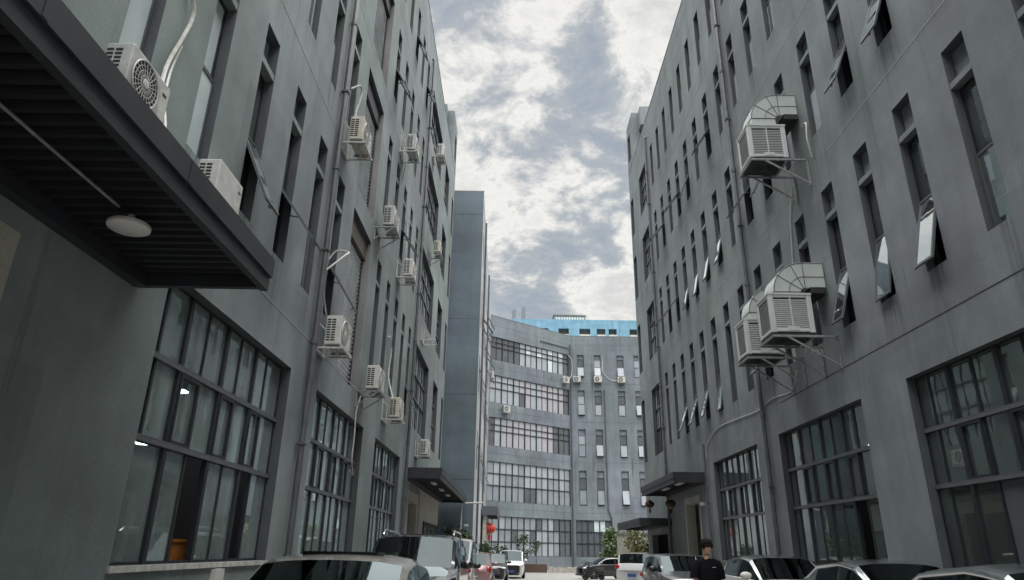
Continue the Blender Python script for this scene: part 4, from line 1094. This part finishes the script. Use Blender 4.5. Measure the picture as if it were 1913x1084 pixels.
# ------------------------------------------------------------------ vehicles
def lerp(a, b, t): return a + (b - a) * t
def piece(x, pts):
    if x >= pts[0][0]: return pts[0][1]
    for (a, b), (c, d) in zip(pts, pts[1:]):
        if x >= c: return lerp(b, d, (a - x) / (a - c) if a != c else 0)
    return pts[-1][1]
def car(label, loc, heading, paint, S, roof_mat=None, cat='car', group=None):
    """local x forward; heading = direction of travel as angle from +X"""
    L, W, H = S['L'], S['W'], S['H']; h2 = L / 2; w2 = W / 2
    xc, xh, xr, xd = S['cowl'], S['head'], S['rr'], S['deck']
    zn, zh, zb, zd = S['nose_z'], S['hood_z'], S['belt_z'], S['deck_z']
    t = thing(S.get('name', 'parked_car'), label, cat, loc, heading, group)
    pm = paint
    sh = [(h2, zn - .14), (h2 - .05, zn - .04), (h2 - .22, zn), (xc, zh), (xc - .05, lerp(zh, zb, .3)), (xh, zb - .01), (xr, zb + .02), (xd, zd), (-h2 + .10, zd - .02), (-h2 + .03, zd - .10), (-h2, zd - .25)]
    rf = [(xh, H - .07), (xh - .35, H - .02), (xh - .8, H), (xr + .3, H - .03), (xr, H - .08)]
    pil = S['pillars']                          # list of x for B, C pillars
    st = [(h2, 'hood'), (h2 - .05, 'hood'), (h2 - .22, 'hood'), (lerp(h2, xc, .55), 'hood'), (xc, 'ws'), (lerp(xc, xh, .33), 'ws'), (lerp(xc, xh, .66), 'ws'), (xh, 'g')]
    cur = xh
    for p in pil: st += [(lerp(cur, p + .05, .5), 'g'), (p + .05, 'p'), (p - .04, 'g')]; cur = p - .04
    st += [(xr, 'rg'), (lerp(xr, xd, .5), 'rg'), (xd, 'trunk')]
    if xd > -h2 + .2: st += [(lerp(xd, -h2, .5), 'trunk')]
    st += [(-h2 + .10, 'trunk'), (-h2 + .03, 'trunk'), (-h2, 'end')]
    def wid(x):
        f = max(0, (x - (h2 - .85)) / .85); r = max(0, ((-h2 + .7) - x) / .7)
        return w2 * (1 - .20 * f * f - .10 * r * r)
    def up(x):
        if x >= xc: return 0
        if x > xh: return (xc - x) / (xc - xh)
        if x >= xr: return 1
        if x > xd: return (x - xd) / (xr - xd)
        return 0
    gt, ct = S.get('gt', .80) * w2, S.get('ct', .73) * w2
    rows = []
    for x, tg in st:
        w = wid(x); zs = piece(x, sh); zr = piece(x, rf); u = up(x)
        low = [(.90 * w, .22), (.985 * w, .42), (w, min(.70, zs - .12)), (.972 * w, zs), (.945 * w, zs + .015)]
        cr = .055 if x > xc - .01 else .03
        flat = [(.86 * w, zs + .35 * cr), (.80 * w, zs + .55 * cr), (.54 * w, zs + .9 * cr), (.27 * w, zs + cr), (0, zs + cr * 1.03)]
        high = [(gt, zr - .10), (ct, zr - .045), (.68 * ct, zr - .014), (.34 * ct, zr - .003), (0, zr)]
        upr = [(lerp(a[0], b[0], u), lerp(a[1], b[1], u)) for a, b in zip(flat, high)]
        bow = piece(x, [(h2, .20), (h2 - .3, .13), (xc, .16), (xh, .07), ((xh + xr) / 2, 0), (xr, -.06), (xd, -.10), (-h2, -.12)])
        bowed = [(x + bow * (1 - (y / max(w, .01)) ** 2) * (1 if i > 4 else (1 if x > h2 - .3 or x < -h2 + .2 else .3)), y, z) for i, (y, z) in enumerate(low + upr)]
        rows.append(bowed)
    NR = 10; ring = NR * 2 - 1
    V = []
    for r in rows: V += [(p[0], p[1], p[2]) for p in r] + [(p[0], -p[1], p[2]) for p in r[-2::-1]]
    groups = {}
    def add(key, f): groups.setdefault(key, []).append(f)
    seg_id = 0
    for i in range(len(st) - 1):
        tg = st[i][1]
        if tg == 'p': seg_id += 1
        for j in range(ring - 1):
            jj = j if j < NR - 1 else ring - 2 - j
            side = 'L' if j < NR - 1 else 'R'
            f = (i * ring + j, i * ring + j + 1, (i + 1) * ring + j + 1, (i + 1) * ring + j)
            if tg == 'ws' and jj >= 6: add(('windshield', 0), f)
            elif tg == 'rg' and jj >= 6: add(('rear_window', 0), f)
            elif tg in ('ws', 'g') and jj == 4: add(('side_window', side, seg_id), f)
            elif tg == 'rg' and jj == 4 and S.get('quarter'): add(('side_window', side, seg_id), f)
            elif tg == 'p' and jj == 4: add(('pillar', side, i), f)
            elif tg in ('g', 'p') and jj >= 5: add(('roof', 0), f)
            else: add(('body', 0), f)
    for i in range(len(st) - 1): add(('body', 0), (i * ring, (i + 1) * ring, (i + 1) * ring + ring - 1, i * ring + ring - 1))
    add(('body', 0), tuple(range(ring))); add(('body', 0), tuple((len(st) - 1) * ring + k for k in range(ring))[::-1])
    for key, fs in groups.items():
        used = sorted({q for f in fs for q in f}); mp = {q: n for n, q in enumerate(used)}
        mb = MB(); mb.v = [V[q] for q in used]; mb.f = [tuple(mp[q] for q in f) for f in fs]
        nm = key[0]
        mat = CARGLASS if nm in ('windshield', 'rear_window', 'side_window') else (BLKPL if nm == 'pillar' else (roof_mat or pm) if nm == 'roof' else pm)
        mb.build(nm, mat, t, True, ang=50)
    # cabin floor/dash so that the glass has something dark behind it
    MB().box(xd + .2, xc - .1, -w2 * .8, w2 * .8, .35, zb - .12).build('cabin', BLKPL, t)
    for y in (-.36, .36):
        MB().box(xh - .75, xh - .58, y - .22, y + .22, .5, zb + .22).box(xh - .72, xh - .62, y - .12, y + .12, zb + .24, zb + .42).build('seat', BLKPL, t)
    # wheels
    wr = S.get('wheel', .33)
    ty = cached(('tyre', wr), lambda: MB().lathe([(wr * .62, -.10), (wr * .93, -.105), (wr, -.07), (wr, .07), (wr * .93, .105), (wr * .62, .10)], 24, axis='y').mesh('wheel', TYRE, True))
    def rimf():
        q = MB().lathe([(1e-5, -.06), (wr * .2, -.06), (wr * .2, .085), (1e-5, .09)], 12, axis='y')
        for k in range(5):
            a = k * 2 * math.pi / 5; q.bar((0, .08, 0), (wr * .6 * math.cos(a), .085, wr * .6 * math.sin(a)), .07, .03); q.bar((0, -.08, 0), (wr * .6 * math.cos(a), -.085, wr * .6 * math.sin(a)), .07, .03)
        q.lathe([(wr * .56, -.095), (wr * .635, -.10), (wr * .635, .10), (wr * .56, .095)], 24, axis='y')
        return q.mesh('rim', RIM)
    ri = cached(('rim', wr), rimf)
    arch = cached(('arch', wr), lambda: MB().lathe([(1e-5, -.02), (wr * 1.16, -.02), (wr * 1.16, .0), (1e-5, .0)], 24, axis='y').mesh('wheel_arch', BLKPL))
    for x in S['axles']:
        for s in (-1, 1):
            put('wheel_arch', arch, t, (x, s * (w2 + .004 - (0.0 if s > 0 else -.02)) if s > 0 else s * (w2 + .004) + .02, wr))
            w_ = put('wheel', ty, t, (x, s * (w2 - .075), wr)); put('rim', ri, w_)
    # lamps, grille, bumper, plate, mirrors
    for s in (-1, 1):
        MB().ball((h2 - .20, s * w2 * .70, zn - .07), (.24, w2 * .22, .075)).build('headlight', HLAMP, t, True)
        MB().ball((-h2 + .10, s * w2 * .80, zd - .16 if zd < 1.1 else zd - .1), (.13, w2 * .20, S.get('tl_h', .10))).build('taillight', TLAMP, t, True)
        m_ = MB().ball((xc - .22, s * (w2 + .09), zb + .07), (.09, .13, .085)).build('mirror', S.get('mirror', pm), t, True)
        MB().bar((xc - .22, s * (w2 - .03), zb + .02), (xc - .22, s * (w2 + .05), zb + .04), .05).build('mirror_arm', BLKPL, m_)
    gh = S.get('grille', (.30, .34))
    fx = h2 + .17
    MB().box(fx - .10, fx + .035, -w2 * gh[0], w2 * gh[0], zn - .10 - gh[1], zn - .11).build('grille', BLKPL, t)
    if S.get('grille_bars'):
        for k in range(5): MB().box(fx + .036, fx + .046, -w2 * gh[0] + .02, w2 * gh[0] - .02, zn - .14 - k * gh[1] / 5.5, zn - .12 - k * gh[1] / 5.5).build('grille_bar', CHROME, t)
    MB().box(fx - .08, fx + .03, -w2 * .55, w2 * .55, .24, .36).build('bumper_inlet', BLKPL, t)
    pl = MB().box(fx + .047, fx + .056, -.22, .22, .42, .56).build('licence_plate', S.get('plate', PLATE), t)
    MB().box(-h2 - .14, -h2 - .12, -.22, .22, .60, .74).build('licence_plate', S.get('plate', PLATE), t)
    if S.get('rails'):
        for s in (-1, 1):
            q = MB().tube([(xh - .25, s * ct * .98, H - .04), (xh - .4, s * ct * .98, H + .05), (xr + .4, s * ct * .98, H + .045), (xr + .15, s * ct * .98, H - .05)], .022, 8)
            q.build('roof_rail', CHROME, t, True)
    if S.get('chrome'):
        for s in (-1, 1):
            q = MB(); pts = []
            for i, (x, tg) in enumerate(st):
                if xc + .01 > x >= xd - .01:
                    p = rows[i][5]; pts.append((p[0], s * (p[1] + .012), p[2] + .004))
            q.tube(pts, S.get('trim_r', .016), 8).build('window_trim_glint', CHROME, t, True)  # trim tube made wide to shape the sky glint along the roof edge
    if S.get('sunroof'):
        MB().box(xh - 1.25, xh - .35, -ct * .62, ct * .62, H - .05, H + .003).build('sunroof', CARGLASS, t)
    if S.get('sticker'):
        for k in range(2):
            i = 6; p = rows[6][6]; q = rows[7][6]
            MB().quad((p[0] + .02 - .10 * k, -(p[1] - .16), p[2] + .055 * k), (p[0] + .02 - .10 * k, -(p[1] - .26), p[2] + .015 + .055 * k), (p[0] - .05 - .10 * k, -(p[1] - .26), p[2] + .055 + .055 * k), (p[0] - .05 - .10 * k, -(p[1] - .16), p[2] + .04 + .055 * k)).build('sticker', WHITE, t)
    return t
def paint(name, c, metal=.35, rough=.32): return plain('paint_' + name, c, rough, metal, coat=1.0)
SEDAN = dict(L=4.65, W=1.82, H=1.46, cowl=.95, head=.20, rr=-1.25, deck=-1.85, nose_z=.78, hood_z=.93, belt_z=.95, deck_z=1.02, pillars=(-.32,), axles=(1.40, -1.30), quarter=False)
SUV = dict(L=4.85, W=1.92, H=1.80, cowl=1.00, head=.42, rr=-2.02, deck=-2.33, nose_z=.98, hood_z=1.14, belt_z=1.16, deck_z=1.14, pillars=(-.30, -1.25), axles=(1.50, -1.38), wheel=.38, gt=.84, ct=.76, quarter=True)
CUV = dict(L=4.45, W=1.84, H=1.62, cowl=.95, head=.30, rr=-1.75, deck=-2.12, nose_z=.88, hood_z=1.02, belt_z=1.05, deck_z=1.05, pillars=(-.32, -1.15), axles=(1.33, -1.33), wheel=.35, gt=.83, ct=.75, quarter=True)
HATCH = dict(L=4.05, W=1.76, H=1.52, cowl=.95, head=.25, rr=-1.45, deck=-1.92, nose_z=.82, hood_z=.96, belt_z=1.0, deck_z=1.03, pillars=(-.40,), axles=(1.28, -1.28), gt=.82, ct=.74, quarter=False)
MPV = dict(L=4.9, W=1.88, H=1.88, cowl=1.45, head=.80, rr=-2.10, deck=-2.38, nose_z=.98, hood_z=1.10, belt_z=1.12, deck_z=1.12, pillars=(.05, -1.15), axles=(1.55, -1.50), wheel=.35, gt=.87, ct=.79, quarter=True)
VAN = dict(L=4.3, W=1.68, H=1.92, cowl=1.72, head=1.18, rr=-1.95, deck=-2.10, nose_z=.92, hood_z=1.02, belt_z=1.05, deck_z=1.05, pillars=(.35, -.75), axles=(1.30, -1.25), wheel=.30, gt=.88, ct=.80, quarter=True)
DN = -math.pi / 2                               # heading towards the camera
def place(spec, X, Yh, heading=DN):
    """put the windscreen header at Yh for cars heading to the camera"""
    return (X, Yh + spec['head'], zg(Yh))
car('beige-grey sedan with sunroof parked nearest the camera on the left', place(SEDAN, -1.72, 7.0), DN, paint('champagne', (.30, .285, .26), .6, .35), dict(SEDAN, sunroof=True, chrome=False), group='cars parked along the left wall')
car('black off-road vehicle with silver roof rails behind the beige-grey sedan', place(SUV, -1.93, 14.4), DN, paint('black', (.012, .013, .015), .2, .2), dict(SUV, rails=True, grille_bars=True), group='cars parked along the left wall')
car('white microvan parked behind the black off-road vehicle', place(VAN, -2.02, 22.5), DN, paint('van_white', (.66, .66, .64), 0, .4), dict(VAN, mirror=BLKPL), cat='van', group='cars parked along the left wall')
car('dusty pink hatchback seen from behind, beyond the white microvan', (-1.78, 33.5, zg(33)), math.pi / 2, paint('pink', (.42, .24, .25), .2, .35), dict(HATCH, H=1.60, tl_h=.16), group='cars parked along the left wall')
car('black car with chrome grille facing out beside the white people carrier', place(CUV, -1.22, 43.5), DN, paint('jet', (.014, .015, .018), .2, .25), dict(CUV, grille_bars=True, grille=(.55, .30)), group='cars parked along the left wall')
car('white people carrier with big black grille at the far end of the left row', (-.10, 53.6, zg(52)), DN, paint('pearl', (.70, .71, .71), .1, .3), dict(MPV, grille=(.62, .48), mirror=WHITE), group='cars parked along the left wall')
car('silver sedan with bright window-trim glint second from the right edge', place(SEDAN, 6.50, 12.35), DN - .01, paint('gunmetal', (.10, .115, .12), .6, .3), dict(SEDAN, chrome=True, trim_r=.030), group='cars parked along the right wall')
car('dark sedan with pale roof-edge glint cut off by the right edge', place(SEDAN, 5.75, 7.55), DN - .01, paint('silverdark', (.11, .125, .13), .6, .3), dict(SEDAN, chrome=True, trim_r=.030), group='cars parked along the right wall')
car('white hatchback with dark roof and stickers on its windscreen', place(HATCH, 6.15, 16.75), DN, paint('white', (.70, .71, .70), 0, .35), dict(HATCH, sticker=True, mirror=WHITE), roof_mat=paint('roofgrey', (.08, .09, .09), .4, .3), group='cars parked along the right wall')
car('grey crossover behind the walking person', place(CUV, 5.15, 22.0), DN, paint('slate', (.16, .165, .165), .6, .3), dict(CUV, H=1.56, mirror=BLKPL), group='cars parked along the right wall')
car('white people carrier seen from its rear corner past the grey crossover', (6.9, 37.0, zg(36)), math.pi * .33, paint('snow', (.72, .73, .73), 0, .35), dict(MPV, H=1.72, L=4.5, cowl=1.3, head=.65, rr=-1.9, deck=-2.18, axles=(1.4, -1.35), tl_h=.15), group='cars parked along the right wall')
car('black hatchback standing crosswise near the far right corner', (6.9, 54.0, zg(54)), math.pi * 1.08, paint('onyx', (.014, .015, .016), .2, .25), HATCH, group='cars parked along the right wall')

# scooter
s = thing('electric_scooter', 'black electric scooter parked in front of the black hatchback', 'scooter', (5.55, 50.2, zg(50)), math.pi * 1.1)
for x in (-.60, .60):
    w_ = MB().lathe([(.14, -.045), (.21, -.05), (.225, -.02), (.225, .02), (.21, .05), (.14, .045)], 18, (x, 0, .225), 'y').build('wheel', TYRE, s, True)
    MB().lathe([(1e-5, -.04), (.145, -.042), (.145, .042), (1e-5, .04)], 14, (x, 0, .225), 'y').build('rim', RIM, w_)
MB().box(-.25, .35, -.14, .14, .24, .32).build('footboard', BLKPL, s)
bevel(MB().box(-.78, -.12, -.16, .16, .34, .68).build('rear_body', BLKPL, s), .06, 3)
bevel(MB().box(-.75, -.10, -.14, .14, .685, .80).build('seat', BLKPL, s), .04, 3)
MB().tube([(.58, 0, .30), (.46, 0, .70), (.38, 0, 1.02)], .05, 8).build('steering_column', BLKPL, s, True)
bevel(MB().box(.36, .50, -.19, .19, .42, .92).build('leg_shield', BLKPL, s), .05, 3)
MB().tube([(.32, -.34, 1.04), (.38, -.12, 1.03), (.38, .12, 1.03), (.32, .34, 1.04)], .02, 6).build('handlebar', GALV, s, True)
MB().ball((.50, 0, .86), (.06, .09, .07)).build('headlight', HLAMP, s, True)

# ------------------------------------------------------------------ plants
def plant(name, label, cat, loc, h, rx, rz_, n, mat, leaf=.14, trunk=.04, clumps=14, seed=1, trunk_h=.45, low=False):
    rn = random.Random(seed)
    t = thing(name, label, cat, loc)
    tm = MB(); cz = h - rz_ if not low else h * .5
    ctr = []
    for i in range(clumps):
        a = rn.uniform(0, 2 * math.pi); rr_ = rn.random() ** .6; e = rn.uniform(-1, 1)
        ctr.append(Vector((rx * rr_ * math.cos(a) * math.sqrt(max(0, 1 - e * e * .8)), rx * rr_ * math.sin(a) * math.sqrt(max(0, 1 - e * e * .8)), cz + rz_ * e * .9)))
    base = h * trunk_h
    tm.tube([(0, 0, -.1), (.02, .01, base * .5), (0, .02, base)], trunk, 7, radii=[trunk * 1.2, trunk, trunk * .8])
    for c in ctr:
        mid = Vector((0, 0, base)).lerp(c, .5) + Vector((rn.uniform(-.1, .1), rn.uniform(-.1, .1), .08))
        tm.tube([(0, .02, base * .92), mid, c], trunk * .4, 5, radii=[trunk * .6, trunk * .4, trunk * .12])
    tm.build('trunk', BARK, t, True)
    lm_ = MB()
    for i in range(n):
        c = rn.choice(ctr); s_ = rx * .42
        p = c + Vector((rn.gauss(0, s_ * .5), rn.gauss(0, s_ * .5), rn.gauss(0, s_ * .45)))
        d = Vector((rn.uniform(-1, 1), rn.uniform(-1, 1), rn.uniform(-.5, .7))).normalized(); u = d.cross(Vector((rn.uniform(-1, 1), rn.uniform(-1, 1), rn.uniform(-1, 1)))).normalized()
        l = leaf * rn.uniform(.6, 1.3); w = l * .32
        lm_.quad(p, p + d * l * .5 + u * w, p + d * l, p + d * l * .5 - u * w)
    lm_.build('crown', mat, t)
    return t
plant('potted_shrub', 'loose green shrub standing before the grey block, above the black car roof', 'shrub', (-3.4, 41.6, zg(41)), 2.75, .85, .7, 1100, LEAF_A, .22, .06, 16, 2)
plant('shrub', 'dark green shrub below the red lantern', 'shrub', (-2.3, 56.0, zg(56)), 2.3, .9, .9, 1200, LEAF_B, .20, .06, 12, 3)
plant('shrub', 'thin dark shrub before the ground windows of the rear building, left', 'shrub', (-1.2, 66.0, -.4), 2.4, .7, .9, 600, LEAF_B, .2, .05, 10, 4)
plant('sapling', 'sparse sapling standing against the rear ground windows', 'tree', (.75, 67.0, -.4), 3.3, .75, 1.1, 420, LEAF_B, .22, .05, 12, 5, .4)
plant('sapling', 'smaller bare sapling beside the brown planter wall', 'tree', (2.2, 68.5, .2), 2.3, .7, .8, 200, LEAF_B, .2, .035, 12, 6, .4)
plant('tree', 'bushy green tree before the rear wing at the right', 'tree', (9.2, 66.0, -.4), 3.6, 1.25, 1.35, 2400, LEAF_A, .24, .08, 20, 7, .4)
plant('tree', 'yellow-green young tree before the beige gate wall', 'tree', (7.75, 45.2, -.3), 3.3, .72, .8, 700, LEAF_Y, .18, .05, 12, 8, .55)
for i in range(5):
    plant('hedge_shrub', '%s low shrub of the strip at the foot of the rear wing' % ('leftmost', 'second from left', 'middle', 'second from right', 'rightmost')[i], 'shrub', (6.6 + i * .75, 66.5 + .2 * (i % 2), -.42), .9, .5, .35, 420, LEAF_A if i % 2 else LEAF_B, .14, .03, 9, 20 + i, .2)
kb = thing('kerb', 'pale kerb in front of the low shrub strip', 'kerb', (6.0, 65.7, -.42)); MB().box(0, 5, 0, .15, 0, .18).build('stone', STONE, kb)

# ------------------------------------------------------------------ person
def skin_chain(name, verts, edges, radii, mat, parent, sub=2, root=0):
    m = bpy.data.meshes.new(name); m.from_pydata(verts, edges, []); m.update()
    o = put(name, m, parent); m.materials.append(mat)
    sk = o.modifiers.new('skin', 'SKIN'); sk.use_smooth_shade = True
    ly = m.skin_vertices[0].data
    for i, r in enumerate(radii):
        ly[i].radius = (r, r) if not isinstance(r, tuple) else r
        ly[i].use_root = (i == root)
    s_ = o.modifiers.new('sub', 'SUBSURF'); s_.levels = sub; s_.render_levels = sub
    return o
def person(loc, rz):
    t = thing('person', 'person in a black T-shirt walking towards the camera between the parked cars', 'person', loc, rz)
    # local: x = forward, y = left
    v = [(0, 0, .92), (0, 0, 1.10), (.01, 0, 1.28), (.0, 0, 1.40), (.02, 0, 1.49), (.035, 0, 1.56)]
    e = [(0, 1), (1, 2), (2, 3), (3, 4), (4, 5)]; r = [.10, .095, .10, .075, .048, .048]
    for s in (-1, 1):
        n = len(v); k = .10 * s
        v += [(0, s * .16, 1.385), (-.02 - k * .3, s * .235, 1.13), (.05 - k, s * .265, .90), (.07 - k, s * .27, .82)]
        e += [(3, n), (n, n + 1), (n + 1, n + 2), (n + 2, n + 3)]; r += [.062, .045, .033, .026]
        n = len(v)
        v += [(0.01, s * .095, .86), (.09 * s, s * .10, .48), (.09 * s - .10, s * .10, .09), (.09 * s + .03, s * .105, .045)]
        e += [(0, n), (n, n + 1), (n + 1, n + 2), (n + 2, n + 3)]; r += [.085, .06, .042, .04]
    body = skin_chain('body', v, e, r, SKIN, t)
    # hands: palm + five fingers
    for s in (-1, 1):
        k = .10 * s; b0 = Vector((.075 - k, s * .272, .80))
        hv = [tuple(b0), tuple(b0 + Vector((.01, 0, -.05))), tuple(b0 + Vector((.012, 0, -.085)))]; he = [(0, 1), (1, 2)]; hr = [.024, (.034, .02), (.032, .018)]
        for i, (fy, ln) in enumerate(((-.028, .060), (-.010, .072), (.010, .068), (.027, .052))):
            n = len(hv); hv += [tuple(b0 + Vector((.012 + fy, 0, -.095))), tuple(b0 + Vector((.016 + fy, -.006 * s, -.095 - ln * .55))), tuple(b0 + Vector((.016 + fy, -.022 * s, -.095 - ln)))]
            he += [(2, n), (n, n + 1), (n + 1, n + 2)]; hr += [.0095, .0085, .007]
        n = len(hv); hv += [tuple(b0 + Vector((.045, -.008 * s, -.045))), tuple(b0 + Vector((.055, -.015 * s, -.085)))]; he += [(0, n), (n, n + 1)]; hr += [.011, .009]
        skin_chain('hand', hv, he, hr, SKIN, t, 1)
    # head, turned and bowed slightly
    hd = MB()
    prof = [(1e-5, -.115), (.042, -.108), (.062, -.075), (.073, -.03), (.078, .02), (.075, .07), (.055, .108), (1e-5, .122)]
    hd.lathe(prof, 18, (.05, 0, 1.665), 'z', (1.16, 1, 1))
    hd.ball((.138, 0, 1.648), (.018, .013, .024), 8, 6); hd.ball((.05, .079, 1.655), (.018, .01, .03), 8, 6); hd.ball((.05, -.079, 1.655), (.018, .01, .03), 8, 6)
    hd.build('head', SKIN, t, True, ang=80)
    MB().ball((.117, .032, 1.672), (.010, .014, .007), 8, 6).ball((.117, -.032, 1.672), (.010, .014, .007), 8, 6).build('eyes', HAIR, t, True)
    MB().ball((.122, 0, 1.605), (.008, .024, .006), 8, 6).build('mouth', plain('lips', (.40, .16, .13), .5), t, True)
    h_ = MB().lathe([(.084, -.045), (.095, .0), (.098, .05), (.085, .10), (.05, .138), (1e-5, .15)], 18, (.030, 0, 1.685), 'z', (1.12, 1, 1))
    rn = random.Random(9)
    for i in range(240):
        a = rn.uniform(0, 2 * math.pi); el = rn.uniform(-.1, 1.4)
        p = Vector((.042 + .112 * math.cos(el) * math.cos(a), .098 * math.cos(el) * math.sin(a), 1.70 + .125 * math.sin(el)))
        if p.x > .10 and p.z < 1.695: continue
        h_.ball(tuple(p), (.024, .022, .017), 6, 4)
    h_.build('hair', HAIR, t, True, ang=80)
    # T-shirt with loose short sleeves
    q = MB(); rings = [(.86, .19, .145), (.98, .185, .135), (1.12, .185, .13), (1.27, .20, .13), (1.37, .20, .118), (1.435, .15, .095), (1.485, .075, .068)]
    seg = 22; n0 = 0
    for z, ry, rx_ in rings:
        for j in range(seg):
            a = 2 * math.pi * j / seg; w = 1 + .03 * math.sin(5 * a + z * 9)
            q.v.append((.005 + rx_ * w * math.cos(a), ry * w * math.sin(a), z + .012 * math.sin(3 * a)))
    for i in range(len(rings) - 1):
        for j in range(seg): q.f.append((i * seg + j, i * seg + (j + 1) % seg, (i + 1) * seg + (j + 1) % seg, (i + 1) * seg + j))
    for s in (-1, 1):
        k = .10 * s
        q.tube([(0, s * .10, 1.41), (0, s * .185, 1.385), (-.01 - k * .1, s * .235, 1.28), (-.02 - k * .3, s * .262, 1.15)], .08, 12, False, radii=[.085, .092, .088, .085])
    q.build('shirt', TSHIRT, t, True, ang=70)
    MB().box(.118, .135, .045, .11, 1.335, 1.343).build('chest_print', WHITE_D, t)
    # trousers and shoes
    for s in (-1, 1):
        MB().tube([(0, s * .07, .93), (.01, s * .09, .80), (.09 * s, s * .10, .48), (.09 * s - .09, s * .10, .11)], .1, 14, True, radii=[.115, .115, .088, .075]).build('trouser_leg', TROUSER, t, True)
        bevel(MB().box(.09 * s - .17, .09 * s + .11, s * .105 - .05, s * .105 + .05, .0, .085).build('shoe', BLKPL, t), .03, 3)
    return t
pp = person((3.40, 12.75, zg(12.75)), DN + .12); pp.scale = (.955,) * 3
